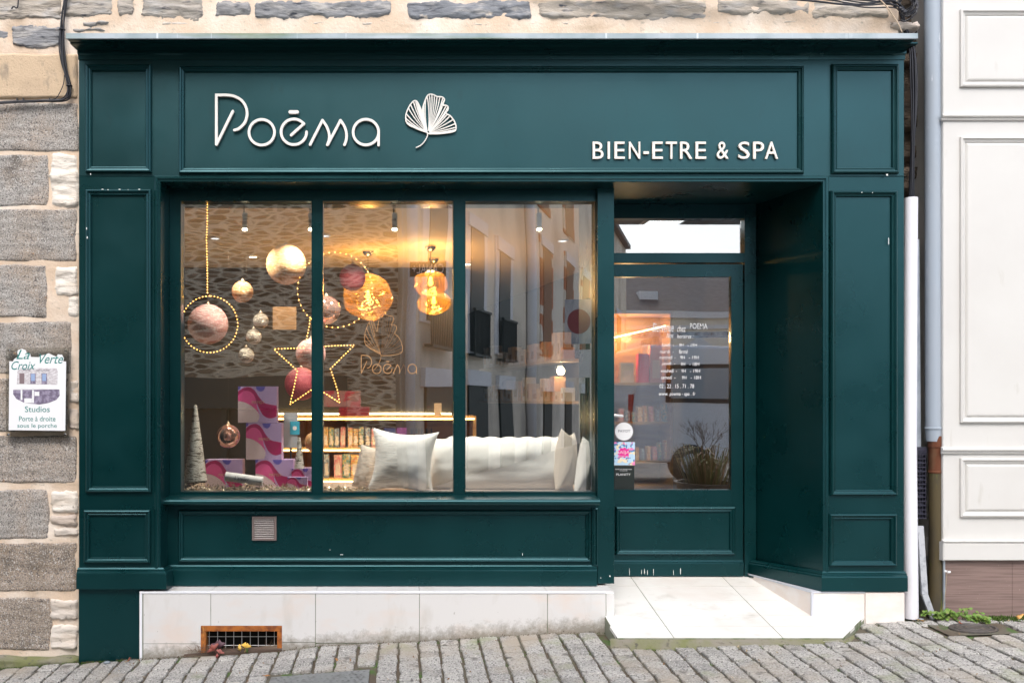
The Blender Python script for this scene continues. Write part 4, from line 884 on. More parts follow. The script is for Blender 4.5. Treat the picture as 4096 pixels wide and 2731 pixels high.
# added glowing panel, stands in for a probable reflection in the transom
cp = thing('reflection_stand_in', 'added flat glowing panel standing in for a probable reflection in the door transom', 'ceiling light', (2.03, 1.45, ZC))
mb = MB(); mb.ring(1.88, 0, 2.2, .32, [(0, 0), (0, 0)]); mb = MB(); mb.box(1.90, 2.17, 1.30, 1.62, ZC-.02, ZC-.006); mb.build('diffuser', m_panel, cp); mb = MB()
for bx_ in ((1.885, 1.90, 1.285, 1.635), (2.17, 2.185, 1.285, 1.635), (1.90, 2.17, 1.285, 1.30), (1.90, 2.17, 1.62, 1.635)): mb.box(*bx_, ZC-.025, ZC-.001)
mb.build('frame', m_galv, cp)
# two visible recessed ceiling lights, then three added to brighten the ceiling
for (px, py, lab) in ((1012, 1024, 'recessed ceiling light between the gold baubles'), (1868, 1054, 'recessed ceiling light at the left edge of the right pane'), (1300, 940, 'added ceiling light above the second ring, brightening the room'), (860, 950, 'added ceiling light beside the vertical light string, brightening the room'), (2250, 960, 'added ceiling light in the right pane, brightening the room')):
    k = (ZC-CZ)*S/(YH-py); Y = (k-1)*D; x_ = (px-X0)*k/S; vis = py > 1000; t = thing('downlight', lab, 'ceiling light', (x_, Y, ZC), 'recessed ceiling lights')
    mb = MB(); mb.lathe((x_, Y, ZC-.012), [(.045, .012), (.05, .0), (.04, -.001), (.036, .006)], 20); mb.build('bezel', m_white, t)
    mb = MB(); mb.lathe((x_, Y, ZC-.008), [(.036, 0), (.001, .001)], 20); mb.build('lens', m_lampface if vis else m_panel, t)
    ld = bpy.data.lights.new('downlight_lamp', 'SPOT'); ld.energy = 42; ld.color = (1, .80, .55); ld.spot_size = R(130); ld.spot_blend = .6; ld.shadow_soft_size = .04
    lo = bpy.data.objects.new('downlight_lamp', ld); COL.objects.link(lo); lo.parent = t; lo.location = (0, 0, -.03)
# spotlights
def spot(px, lab):
    Y = .55; c = W(px, 0, Y); x_ = c.x; zt, zm, zbm = ZC, wz(853, Y), wz(918, Y)
    t = thing('spotlight', lab, 'spotlight', (x_, Y, ZC), 'spotlights in the shop window')
    mb = MB(); mb.lathe((x_, Y, ZC-.012), [(.03, 0), (.03, .012)], 20); mb.build('ceiling_plate', m_galv, t)
    mb = MB(); mb.tube([(x_, Y, ZC-.01), (x_, Y, zm-.01)], .006, 8); mb.build('stem', m_chrome, t)
    mb = MB(); mb.lathe((x_+.006, Y-.002, zbm), [(.017, 0), (.0175, .01), (.0175, zm-zbm-.005), (.014, zm-zbm)], 20); mb.build('barrel', M('satin_steel', (.85, .85, .84), .5, .15), t, smooth='auto')
    mb = MB(); mb.sphere((x_+.006, Y-.004, zbm+.0), .0185, 14, sq=.6); mb.build('bulb_face', m_lampface, t, smooth=True)
    ld = bpy.data.lights.new('spot_lamp', 'SPOT'); ld.energy = 66 if px > 1500 else 28; ld.color = (1, .92, .82); ld.spot_size = R(120); ld.spot_blend = .8; ld.shadow_soft_size = .03
    lo = bpy.data.objects.new('spot_lamp', ld); COL.objects.link(lo); lo.parent = t; lo.location = (0, -.19, zbm-.02-ZC); lo.rotation_euler = (R(18), 0, 0)
spot(976, 'silver cylinder spotlight between the light string and the big gold bauble'); spot(1240, 'silver cylinder spotlight half hidden by the mullion between first and second pane'); spot(1575, 'silver cylinder spotlight above the amber pendant in the middle pane'); spot(2153, 'silver cylinder spotlight alone in the third pane')
# pendants
def pendant(px, pyc, r, pyt, lab, sq=.85, mats=m_amber, dx=0):
    zt = ZC; k = (ZC-CZ)*S/(YH-pyt); Y = (k-1)*D; c = W(px, pyc, Y); rr = r*k/S
    t = thing('pendant_lamp', lab, 'pendant lamp', (c.x, Y, ZC), 'amber glass pendant lamps')
    mb = MB(); mb.lathe((c.x, Y, ZC), [(.052, 0), (.05, -.018), (.035, -.04), (.012, -.052), (.0, -.054)], 24); mb.build('canopy', m_chrome, t, smooth=True)
    mb = MB(); mb.tube([(c.x, Y, ZC-.05), (c.x, Y, c.z+rr*sq*.6)], .006, 8); mb.build('stem', m_chrome, t)
    mb = MB(); n1, n2 = 28, 18; vs = []; fs = []; sd = px
    for i in range(n2+1):
        for j in range(n1):
            th = math.pi*(.03+.97*i/n2); ph = 2*math.pi*j/n1; d = Vector((math.sin(th)*math.cos(ph), math.sin(th)*math.sin(ph), math.cos(th)))
            q = rr*(1+.14*mnoise.noise(d*1.6+Vector((sd, 0, 0)))); vs.append((c.x+d.x*q*1.08, Y+d.y*q, c.z+d.z*q*sq))
    for i in range(n2):
        for j in range(n1): j2 = (j+1) % n1; fs.append((i*n1+j, i*n1+j2, (i+1)*n1+j2, (i+1)*n1+j))
    mb.add(vs, fs); mb.build('glass_globe', mats, t, smooth=True)
    mb = MB(); mb.lathe((c.x, Y, c.z-.02), [(.001, 0), (.02, .01), (.024, .03), (.014, .06), (.012, .08)], 14); mb.build('bulb', m_filament, t, smooth=True)
    ld = bpy.data.lights.new('pendant_light', 'POINT'); ld.energy = 10; ld.color = (1, .68, .38); ld.shadow_soft_size = .05
    lo = bpy.data.objects.new('pendant_light', ld); COL.objects.link(lo); lo.parent = t; lo.location = (0, 0, c.z+.1-ZC)
pendant(1472, 1188, 92, 1003, 'largest amber glass pendant behind the light ring', .95); pendant(1722, 1135, 62, 983, 'upper of two overlapping amber glass pendants by the pane edge'); pendant(1735, 1210, 60, 1032, 'lower of two overlapping amber glass pendants by the pane edge')

# hanging baubles
def bauble(px, pyc, r, Y, mat, lab, thread=True, cap=m_goldtxt):
    c = W(px, pyc, Y); rr = r*(D+Y)/D/S
    t = thing('bauble', lab, 'bauble', (c.x, c.y, c.z), 'christmas baubles hanging in the window')
    mb = MB(); mb.sphere(c, rr, 36); mb.build('ball', mat, t, smooth=True)
    mb = MB(); mb.lathe((c.x, c.y, c.z+rr-.002), [(.012, 0), (.012, .008), (.005, .014), (.003, .022)], 14); mb.build('cap', cap, t, smooth=True)
    if thread: mb = MB(); mb.tube([(c.x, c.y, c.z+rr+.018), (c.x, c.y, ZC)], .0003, 5); mb.build('thread', m_cord, t)
bauble(832, 1297, 80, .62, m_rose, 'large rose glitter bauble inside the first light ring'); bauble(970, 1167, 43, .62, m_champ, 'medium gold glitter bauble below the first spotlight')
bauble(1145, 1058, 80, .58, m_champ, 'large gold glitter bauble high in the first pane'); bauble(1043, 1283, 31, .6, m_sequin, 'topmost of three small sequinned baubles')
bauble(1015, 1347, 31, .6, m_sequin, 'middle of three small sequinned baubles'); bauble(985, 1421, 31, .6, m_sequin, 'lowest of three small sequinned baubles')
bauble(1243, 1415, 60, .6, m_rose, 'rose glitter bauble over the light star beside the mullion'); bauble(1305, 1240, 57, .62, m_coppermirror, 'shiny copper bauble inside the second light ring')
bauble(1410, 1110, 53, 1.0, m_redglit, 'dark red glitter bauble near the top of the second light ring'); bauble(1205, 1535, 66, 1.05, m_redglit, 'dim red bauble behind the lower part of the star')
bauble(913, 1744, 47, .5, m_coppermirror, 'shiny copper bauble beside the stacked gift boxes'); bauble(1258, 1767, 40, .7, m_champ, 'gold bauble low beside the small cone tree')
# light figures
def lights(name, lab, cat, loops, Y, step=13.5, grp=None, br=.0042):
    P0 = W(*loops[0][0], Y); t = thing(name, lab, cat, (P0.x, Y, P0.z), grp); wire = MB(); first = None
    for lp in loops:
        q = [W(a, b, Y) for a, b in lp]; wire.tube(q, .0016, 5)
        acc = 0; st = step/S*(D+Y)/D
        for a, b in zip(q, q[1:]):
            L_ = (b-a).length; s = st-acc if acc else 0
            while s < L_:
                p = a.lerp(b, s/L_)+Vector((0, -.003, 0))
                if first is None:
                    mb = MB(); mb.sphere((0, 0, 0), br, 8); first = mb.build('bulb', m_bulb, None, smooth=True); first.parent = t; first.location = p-Vector(t.location)
                else:
                    c = first.copy(); COL.objects.link(c); c.parent = t; c.location = p-Vector(t.location)
                s += st
            acc = (acc+L_) % st if L_ else acc
    wire.build('wire', M('copper_wire', (.5, .25, .08), .4, .6), t)
circ = lambda cx, cy, r, a0=90, a1=450, n=60: [(cx+r*math.cos(R(a0+(a1-a0)*i/n)), cy-r*math.sin(R(a0+(a1-a0)*i/n))) for i in range(n+1)]
lights('light_string', 'vertical string of warm fairy lights dropping from the ceiling to the first ring', 'fairy lights', [[(830, 775), (829, 900), (826, 960), (829, 1050), (830, 1171)]], .53, 11, 'fairy lights in the window')
lights('light_ring', 'complete round hoop of warm lights around the large rose bauble', 'light ring', [circ(838, 1297, 113)], .53, 13.8, 'fairy lights in the window')
lights('light_ring', 'larger sparse hoop of warm lights crossing into the middle pane', 'light ring', [circ(1340, 1160, 150)], .55, 23, 'fairy lights in the window')
lights('light_star', 'star outline of warm fairy lights crossing the mullion', 'light star', [[(1240, 1270), (1238, 1300), (1226, 1360), (1215, 1391), (1095, 1396), (1190, 1482), (1176, 1550), (1160, 1617), (1262, 1548), (1358, 1610), (1350, 1560), (1322, 1475), (1417, 1380), (1293, 1385), (1265, 1290)]], .5, 12.5, 'fairy lights in the window')
# square card, cone trees
a, b = W(1091, 1318, .45), W(1185, 1227, .45)
ct = thing('hanging_card', 'plain square tan card hanging in the first pane', 'card', (a.x, .45, a.z)); mb = MB(); mb.box(a.x, b.x, .45, .453, a.z, b.z); mb.build('card', M('tan_card', (.80, .40, .16), .6), ct)
mb = MB(); mb.tube([((a.x+b.x)/2, .4515, b.z), ((a.x+b.x)/2, .4515, ZC)], .0006, 5); mb.build('thread', m_cord, ct)
def cone(px, pt, pb_, wpx, Y, lab, lean=0):
    a = W(px, pb_, Y); b = W(px, pt, Y); k = (D+Y)/D/S; h = b.z-a.z; n = 40
    mb = MB(); pr_ = []
    for i in range(n+1): t_ = i/n; pr_.append((lerp(wpx*k/2, .008, t_)+.0022*(i % 2), h*t_))
    mb.lathe(a, pr_+[(.0005, h+.004)], 28); o = mb.build('cone_tree', m_rope, smooth=True, origin=(a.x, Y, a.z)); tag(o, lab, 'decorative cone tree', 'cone trees in the window')
cone(782, 1620, 1925, 92, .45, 'tall slim silver string-wound cone tree at the left of the window'); cone(1197, 1750, 1873, 38, .62, 'short silver cone tree standing on the pink box')
# gift boxes with printed waves
def giftbox(x0, y0, x1, y1, Y, dep, lab, rot=0, txt='PAYOT'):
    a, b = W(x0, y1, Y), W(x1, y0, Y); w_, h_ = b.x-a.x, b.z-a.z
    t = thing('gift_box', lab, 'gift box', (a.x+w_/2, Y+dep/2, a.z), 'pink and lilac gift boxes')
    mb = MB(); mb.box(a.x, b.x, Y, Y+dep, a.z, b.z, mi=0)
    U = lambda u, v, d: (a.x+u*w_, a.z+v*h_)
    def sh(pts, d, mi):
        cl = [(min(.999, max(.001, u)), min(.999, max(.001, v))) for u, v in pts]; mb.prism([U(u, v, 0) for u, v in cl], Y-.0004*d, Y+.001, mi=mi)
    sp = lambda pts: [(p.x, p.y) for p in spline([(u, v, 0) for u, v in pts], 5)]
    hi = sp([(0, .86), (.12, .95), (.28, .98), (.42, .90), (.55, .70), (.68, .55), (.85, .50), (1, .47)])
    lo = sp([(1, .17), (.85, .12), (.7, .17), (.6, .28), (.5, .5), (.42, .72), (.32, .84), (.15, .86), (0, .72)])
    sh(hi+lo, 1, 2)
    sh(sp([(0, .74), (.15, .87), (.3, .86), (.42, .74), (.48, .55)])+sp([(.50, .40), (.58, .18), (.55, .25), (.4, .42), (.2, .55), (0, .60)]), 2, 1)
    sh([(0, .60)]+sp([(.2, .55), (.4, .42), (.55, .2), (.5, .02)])+[(0, 0)], 1, 3)
    sh(sp([(.45, 1), (.50, .90), (.60, .86), (.68, .92), (.70, 1)]), 2, 4)
    sh([(0, 1), (.08, 1), (.05, .93), (0, .90)], 2, 4)
    mb.build('box_body', [m_lilac, m_pink, m_dpink, m_pale, m_blue], t)
    if txt: ptxt = text_mb(txt, a.x+.36*w_, a.z+.52*h_, a.x+.69*w_, a.z+.60*h_, Y-.001, .0006).build('printed_text', m_goldtxt, t)
    # side print
    mb = MB(); mb.add([(a.x-.0006, Y+.002, a.z+.6*h_), (a.x-.0006, Y+dep-.002, a.z+.5*h_), (a.x-.0006, Y+dep-.002, a.z+.85*h_), (a.x-.0006, Y+.002, a.z+.92*h_)], [(0, 1, 2, 3)]); mb.add([(a.x-.0006, Y+.002, a.z+.001), (a.x-.0006, Y+dep-.002, a.z+.001), (a.x-.0006, Y+dep-.002, a.z+.48*h_), (a.x-.0006, Y+.002, a.z+.58*h_)], [(0, 1, 2, 3)], mi=1); mb.build('side_print', [m_dpink, m_pale], t)
    return t
giftbox(952, 1545, 1107, 1690, .72, .09, 'topmost pink and lilac gift box of the stack'); giftbox(984, 1692, 1126, 1838, .72, .11, 'second gift box down, in the middle of the stack')
giftbox(822, 1838, 970, 1975, .72, .10, 'lower left gift box behind the white roll'); giftbox(1022, 1838, 1173, 1975, .72, .12, 'lower right gift box under the stack')
giftbox(1166, 1873, 1262, 1975, .66, .14, 'small pink gift box under the short cone tree', txt=None); giftbox(1150, 1908, 1229, 1968, .50, .05, 'small pink open carton in front of the mullion', txt=None)
a, b = W(903, 1905, .42), W(1050, 1925, .42)
mb = MB(); dv = (b-a).normalized(); mb.tube([a-dv*.002, a, b, b+dv*.002], [.030, .0315, .0315, .030], 24)
rl = mb.build('paper_roll', m_white, smooth='auto', origin=(a+b)/2); tag(rl, 'white wrapped paper roll with handwriting lying in front of the gift boxes', 'paper roll')
mb = text_mb('L\'atelier', -.06, -.008, .04, .018, -.032, .001, shear=.3); o = mb.build('handwriting', m_txtdark, None); o.parent = rl; o.rotation_euler = (0, R(8), 0)
# grey poster with blue label seen behind
a, b = W(1135, 1790, 1.4), W(1190, 1650, 1.4); po = thing('leaflet_stand', 'grey leaflet with a round blue label behind the gift boxes', 'leaflet', ((a.x+b.x)/2, 1.4, 0))
mb = MB(); mb.box(a.x, b.x, 1.4, 1.404, a.z, b.z); mb.build('sheet', M('grey_paper', (.42, .46, .5), .6), po); mb = MB(); c, d = W(1160, 1738, 1.39), W(1198, 1685, 1.39); mb.box(c.x, d.x, 1.39, 1.399, c.z, d.z); mb.lathe(((c.x+d.x)/2, 1.388, (c.z+d.z)/2), [(.016, 0), (.016, .002)], 20, mi=1, axis='y'); mb.build('blue_label', [M('cyan_print', (.05, .42, .60), .5), m_white], po)
mb = MB(); mb.tube([((a.x+b.x)/2, 1.41, 0), ((a.x+b.x)/2, 1.41, b.z)], .008, 8); mb.build('stand', m_black, po)
# garland of metallic leaves along the window bottom
mb = MB(); rn = random.Random(11)
def leafq(mb, c, s, rn, tint=None):
    q = Matrix.Rotation(rn.uniform(0, 6.3), 3, 'Z') @ Matrix.Rotation(rn.uniform(-1.3, 1.3), 3, 'X') @ Matrix.Rotation(rn.uniform(-1.3, 1.3), 3, 'Y')
    v = [q @ Vector(p)*s+c for p in ((0, -1, 0), (.45, -.3, .1), (.4, .4, .15), (0, 1, 0), (-.4, .4, .15), (-.45, -.3, .1), (0, 0, -.05))]
    mb.add(v, [(0, 1, 6), (1, 2, 6), (2, 3, 6), (3, 4, 6), (4, 5, 6), (5, 0, 6)], rn.random() if tint is None else tint)
for i in range(1500):
    px = rn.uniform(722, 1475); hgt = 34*(1-.5*max(0, (px-1100)/400))
    c = W(px, 1970, .34); c.y = .30+rn.random()*.16; c.z = ZPf+abs(rn.gauss(0, 1))*hgt/S*.42; leafq(mb, c, rn.uniform(.006, .013), rn)
tag(mb.build('tinsel_garland', m_silvergold, origin=(-.8, .4, ZPf), fixn=False), 'metallic gold and silver leaf garland along the bottom of the window', 'garland', kind='stuff')
# cushions
def cushion(c, w_, h_, th, rx, rz, mat, lab, seed=0, scal=0, roll=0, pin=.16):
    n = 26; vs = []; fs = []; rot = Matrix.Rotation(rz, 3, 'Z') @ Matrix.Rotation(rx, 3, 'X') @ Matrix.Rotation(roll, 3, 'Y')
    nxx = n*(2 if scal else 1)
    for side in (-1, 1):
        for j in range(n+1):
            for i in range(nxx+1):
                u, v = 2*i/nxx-1, 2*j/n-1
                f = max(0, (1-abs(u)**2.6))**.55*max(0, (1-abs(v)**2.6))**.55
                px_ = u*(1-pin*(1-v*v)*.35*abs(u)); pz_ = v*(1-pin*(1-u*u)*.35*abs(v))
                zz = h_/2*pz_
                if scal and v > 0: zz += .014*abs(math.cos(u*math.pi*scal))**.7*v**3
                q = Vector((w_/2*px_, side*th/2*(f*(.95+.12*mnoise.noise(Vector((u*1.5+seed, v*1.5, side)))))+.004*mnoise.noise(Vector((u*4+seed, v*4, side*3)))*f, zz))
                vs.append(rot @ q)
        o = (side+1)//2*(n+1)*(nxx+1)
        for j in range(n):
            for i in range(nxx): a = o+j*(nxx+1)+i; fs.append((a, a+1, a+nxx+2, a+nxx+1))
    mb = MB(); mb.add([v+Vector(c) for v in vs], fs); o = mb.build('cushion', mat, None, smooth=True, origin=c); tag(o, lab, 'cushion', 'cushions in the window')
cushion(W(1462, 1868, .66), .13, .30, .10, R(-8), R(10), m_linen, 'beige cushion edge peeking out left of the big white square cushion', 2, roll=R(14))
cushion(W(1612, 1845, .48), .455, .435, .17, R(-10), R(-4), m_cotton, 'plump white square cushion in the middle pane', 5, roll=R(4), pin=.5)
cushion(W(1780, 1860, .62), .22, .38, .16, R(-8), R(6), m_cotton, 'white cushion behind the mullion between middle and right pane', 8)
cushion(W(2040, 1862, .60), .86, .385, .20, R(-10), 0, m_cotton, 'long white cushion with scalloped top edge in the right pane', 11, scal=3.5, pin=.1)
cushion(W(2262, 1845, .50), .14, .44, .16, R(-6), R(40), m_linen, 'beige cushion standing on edge right of the long white cushion', 14, roll=R(14), pin=.5)
cushion(W(2345, 1870, .42), .14, .40, .13, R(-6), R(30), m_cotton, 'white cushion wedged at the far right of the window', 17, roll=R(16), pin=.3)
# wall cabinet with lit shelves at the back
CY = 3.15
cab = thing('shelf_cabinet', 'low wooden cabinet with lit shelves at the back of the shop', 'cabinet', (wx(1600, CY), CY, 0))
x0, x1 = wx(1050, CY), wx(1905, CY); zt = wz(1664, CY)
mb = MB(); mb.box(x0, x1, CY, CY+.5, zt-.04, zt); mb.box(x0, x1, CY+.46, CY+.5, 0, zt-.04); mb.box(x0, x0+.03, CY, CY+.46, 0, zt-.04); mb.box(x1-.03, x1, CY, CY+.46, 0, zt-.04)
mb.box(x0+.03, x1-.03, CY+.02, CY+.46, wz(1808, CY)-.0, wz(1790, CY)); mb.box(x0+.03, x1-.03, CY+.02, CY+.46, wz(1932, CY), wz(1912, CY)); mb.build('carcass', m_wood, cab)
for yy, xe in ((1675, x1-.02), (1800, wx(1600, CY)), (1925, wx(1600, CY))):
    mb = MB(); mb.box(x0+.04, xe, CY-.012, CY-.002, wz(yy+2, CY), wz(yy-2, CY)); mb.build('led_strip', m_led, cab)
mb = MB(); mb.box(x0, x1-.2, RY-.04, RY-.02, zt+.004, zt+.02); mb.build('led_strip', m_led, cab)
flor = [M('floral_pack_%d' % i, c, .45, layers=[((45, 45, 45), c2_, .48, .56, 3), ((60, 60, 60), c3, .58, .63, 3)]) for i, (c, c2_, c3) in enumerate([((.75, .35, .08), (.85, .6, .3), (.1, .25, .12)), ((.80, .45, .35), (.8, .2, .2), (.85, .75, .6)), ((.12, .28, .25), (.8, .5, .15), (.7, .7, .6)), ((.85, .55, .15), (.75, .2, .05), (.9, .8, .5)), ((.2, .25, .3), (.6, .6, .55), (.7, .3, .1))])]
m_lab = M('cream_pack_label', (.80, .64, .50), .5)
def pack(px0, px1_, py0, py1_, Y, mat, lab, grp, dep=.07, name='product_box', label=True):
    a, b = W(px0, py1_, Y), W(px1_, py0, Y); t = thing(name, lab, 'product box', ((a.x+b.x)/2, Y, a.z), grp)
    mb = MB(); mb.box(a.x, b.x, Y, Y+dep, a.z, b.z); mb.build('carton', mat, t)
    if label: w_, h_ = b.x-a.x, b.z-a.z; mb = MB(); mb.box(a.x+.2*w_, b.x-.2*w_, Y-.002, Y, a.z+.12*h_, a.z+.6*h_); mb.build('pack_label', m_lab, t)
xs_ = [1294, 1316, 1338, 1362, 1392, 1414, 1436, 1462, 1486]
desc = ['orange', 'pink', 'green', 'yellow', 'grey']
for i, x_ in enumerate(xs_):
    pack(x_, x_+19, 1707+(i % 3)*3, 1789, CY+.05, flor[(i*2) % 5], '%s floral carton, number %s from the left on the upper lit shelf' % (desc[(i*2) % 5], ['one', 'two', 'three', 'four', 'five', 'six', 'seven', 'eight', 'nine'][i]), 'cartons on the upper lit shelf')
for i in range(5):
    x_ = 1296+i*34+(6 if i else 0); pack(x_, x_+31 if i else x_+20, 1816+(i % 2)*3, 1911, CY+.04, flor[[4, 1, 2, 3, 1][i]], '%s floral carton, %s from the left on the lower lit shelf' % (['grey', 'pink', 'green', 'yellow', 'pale pink'][i], ['first', 'second', 'third', 'fourth', 'fifth'][i]), 'cartons on the lower lit shelf')
pack(1537, 1582, 1712, 1789, CY+.04, M('navy_pack', (.03, .05, .22), .4), 'navy blue carton on the upper lit shelf left of a purple one', 'cartons on the upper lit shelf', label=False); pack(1587, 1628, 1710, 1789, CY+.04, M('purple_pack', (.22, .04, .28), .4), 'purple carton on the upper lit shelf right of a navy one', 'cartons on the upper lit shelf', label=False)
for i in range(5):
    x_ = 1640+i*20; a, b = W(x_, 1789, CY+.06), W(x_+13, 1712, CY+.06); t = thing('product_bottle', ['amber dropper bottle beside the purple carton', 'amber dropper bottle, second from the purple carton', 'amber dropper bottle in the middle of the row of five', 'amber dropper bottle, fourth from the purple carton', 'amber dropper bottle at the right end of the row'][i], 'bottle', ((a.x+b.x)/2, CY+.06, a.z), 'dropper bottles on the upper lit shelf')
    r_ = (b.x-a.x)/2; h_ = b.z-a.z; mb = MB(); mb.lathe(((a.x+b.x)/2, CY+.06, a.z), [(r_, 0), (r_, h_*.55), (r_*.5, h_*.68)], 14); mb.build('bottle_body', flor[0], t); mb = MB(); mb.lathe(((a.x+b.x)/2, CY+.06, a.z), [(r_*.6, h_*.68), (r_*.6, h_*.85), (r_*.35, h_)], 12); mb.build('bottle_cap', m_black, t)
pack(1356, 1477, 1627, 1664, CY+.1, M('maroon_pack', (.22, .012, .03), .4), 'long maroon gift box lying on the cabinet top', 'boxes on the cabinet top', label=False); pack(1296, 1441, 1563, 1626, CY+.2, M('mauve_pack', (.28, .16, .18), .5, layers=[((9, 9, 9), (.34, .03, .06), .5, .55)]), 'mauve gift box behind the maroon one on the cabinet', 'boxes on the cabinet top', label=False)
pack(1738, 1766, 1612, 1664, CY+.1, M('cream_pack', (.78, .68, .5), .5), 'small cream carton alone on the right of the cabinet top', 'boxes on the cabinet top', label=False)
# shelves along the oblique right wall
for si, (zs_, nm) in enumerate(((1.90, 'upper'), (1.45, 'lower'))):
    y0, y1 = 4.0, 7.2; sh = thing('wall_shelf', '%s pale wooden wall shelf seen in the right pane' % nm, 'shelf', (wall_x(5.5), 5.5, zs_), 'wall shelves in the right pane')
    mb = MB(); mb.prismz([(wall_x(y0)-.28, y0), (wall_x(y0)-.01, y0), (wall_x(y1)-.01, y1), (wall_x(y1)-.28, y1)], zs_-.03, zs_); mb.build('board', M('pale_board_%d' % si, (.62, .45, .28), .5), sh)
    y = y0+.05; k = 0; rn = random.Random(31+si)
    while y < y1-.15:
        w_ = rn.uniform(.07, .2); h_ = rn.uniform(.1, .3); cx = wall_x(y)-.2; dpp = .1; rz_ = .18
        t = thing('shelf_box', '%s cream %s carton on the %s wall shelf' % (['small', 'medium', 'tall'][min(2, int(h_*10))-0 if h_ < .3 else 2], 'narrow' if w_ < .13 else 'wide', nm), 'product box', (cx, y, zs_), 'cream cartons on the %s wall shelf' % nm)
        mb = MB(); mb.box(-.05, .08, -w_/2, w_/2, 0, h_); o = mb.build('carton', [m_lab, m_white, M('orange_pack_%d%d' % (si, k), (.7, .35, .15), .5)][rn.choice([0, 0, 1, 2])], None); o.parent = t; o.rotation_euler = (0, 0, rz_)
        mb = MB(); mb.box(-.052, -.05, -w_*.3, w_*.3, h_*.2, h_*.6); o = mb.build('pack_label', m_wood, None); o.parent = t; o.rotation_euler = (0, 0, rz_)
        y += w_+rn.uniform(.02, .12); k += 1
c = W(2243, 1484, 4.2); t = thing('wall_lamp', 'small glowing warm wall lamp between the two wall shelves', 'lamp', (c.x, c.y, c.z)); mb = MB(); mb.sphere(c, .045, 16); mb.build('lamp_globe', m_lampface, t, smooth=True); mb = MB(); mb.box(c.x-.03, c.x+.03, c.y+.03, c.y+.2, c.z+.02, c.z+.06); mb.build('bracket', m_galv, t)
# wooden shelving unit seen through the door
UY = 1.7; su = thing('wooden_shelving', 'tall orange wooden shelving unit inside the door', 'shelving', (wx(2570, UY), UY, 0)); k = m_wood
x0, x1 = wx(2440, UY), wx(2692, UY); zt = wz(1255, UY)
mb = MB(); mb.box(x0, x0+.02, UY, UY+.3, 0, zt); mb.box(x1-.022, x1, UY, UY+.3, 0, zt); mb.box(x0, x1, UY+.3, UY+.32, 0, zt); mb.box(x0, x1, UY, UY+.3, zt, zt+.02); mb.build('carcass', m_wood, su)
for yy in (1535, 1692, 1848, 1945): z = wz(yy, UY); mb = MB(); mb.box(x0+.02, x1-.022, UY+.005, UY+.3, z-.011, z+.011); mb.build('shelf', m_wood, su)
mb = MB(); mb.tube([(x0+.03, UY+.03, wz(1350, UY)), (x1-.03, UY+.10, wz(1303, UY+.1))], .005, 8); mb.build('led_strip', m_led, su)
for i in range(9):
    x_ = 2475+i*23; pack(x_, x_+rn.uniform(9, 17), rn.uniform(1760, 1800), 1841, UY+.08, flor[i % 5], '%s little bottle carton on the third shelf of the wooden unit' % ['orange', 'pink', 'green', 'yellow', 'grey'][i % 5], 'cartons inside the wooden unit', label=False)
for i in range(8):
    x_ = 2478+i*25; pack(x_, x_+rn.uniform(9, 18), rn.uniform(1610, 1650), 1686, UY+.08, flor[(i*3+1) % 5], '%s little carton on the second shelf of the wooden unit' % ['orange', 'pink', 'green', 'yellow', 'grey'][(i*3+1) % 5], 'cartons inside the wooden unit', label=False)
pack(2553, 2596, 1415, 1530, UY+.06, M('red_bag', (.75, .04, .06), .5), 'bright red paper bag on the top shelf of the wooden unit', 'bags inside the wooden unit', label=False); pack(2600, 2650, 1380, 1530, UY+.08, M('coral_bag', (.80, .35, .28), .5), 'coral pink paper bag on the top shelf of the wooden unit', 'bags inside the wooden unit')
pack(2482, 2535, 1450, 1530, UY+.06, M('kraft_bag', (.75, .60, .40), .5), 'kraft bag with ribbon on the top shelf of the wooden unit', 'bags inside the wooden unit')
ld = bpy.data.lights.new('shelf_light', 'POINT'); ld.energy = 3.5; ld.color = (1, .62, .28); ld.shadow_soft_size = .04; lo = bpy.data.objects.new('shelf_light', ld); COL.objects.link(lo); lo.parent = su; lo.location = (-.1, .10, wz(1345, UY))
for (x_, y_, z_, e_, cc) in ((x0+.17, UY+.12, wz(1300, UY), 2.5, (1, .6, .25)), (-.3, 2.4, 2.5, 26, (1, .66, .36))):
    pass

# ================================================================ STICKERS AND WRITING ON THE GLASS
yst = YD+.0215
cd = lambda x, y, Y=yst: W(2420+x/2.375, 1340+y/2.375, Y)
t = thing('round_sticker', 'round white sticker on the door glass above the floral one', 'sticker', cd(180, 1000)); c = cd(180, 914)
mb = MB(); mb.lathe((c.x, yst, c.z), [(88/2.375*(D+yst)/D/S, -.001), (88/2.375*(D+yst)/D/S, 0)], 40, axis='y'); mb.build('disc', m_white, t)
mb = MB(); closed_ring(mb, [(c.x+.0625*math.cos(a), c.z+.0625*math.sin(a)) for a in [i*math.pi/24 for i in range(48)]], .0012, yst-.0018, yst-.001); mb.build('rim_line', m_txtdark, t)
ptext('PAYOT', 125, 898, 240, 922, t, m_txtdark, cc=cd, Y=yst-.001)
t = thing('floral_sticker', 'square blue and pink floral sticker on the door glass', 'sticker', cd(185, 1232)); a, b = cd(85, 1234), cd(284, 1014)
mb = MB(); mb.box(a.x, b.x, yst-.001, yst, a.z, b.z); mb.build('square', M('floral_print', (.50, .70, .88), .5, layers=[((26, 26, 26), (.03, .18, .45), .52, .56, 2), ((32, 32, 32), (.9, .75, .45), .56, .59, 2), ((24, 24, 24), (.85, .25, .50), .58, .6, 2)]), t)
c = cd(178, 1115); mb = MB(); mb.prism([(c.x+.040*(1+.12*math.cos(9*q))*math.cos(q), c.z+.033*(1+.12*math.cos(9*q))*math.sin(q)) for q in [i*math.pi/36 for i in range(72)]], yst-.0016, yst-.001)
mb.build('magenta_badge', M('magenta_print', (.80, .02, .30), .5), t)
c = cd(165, 1205); mb = MB()
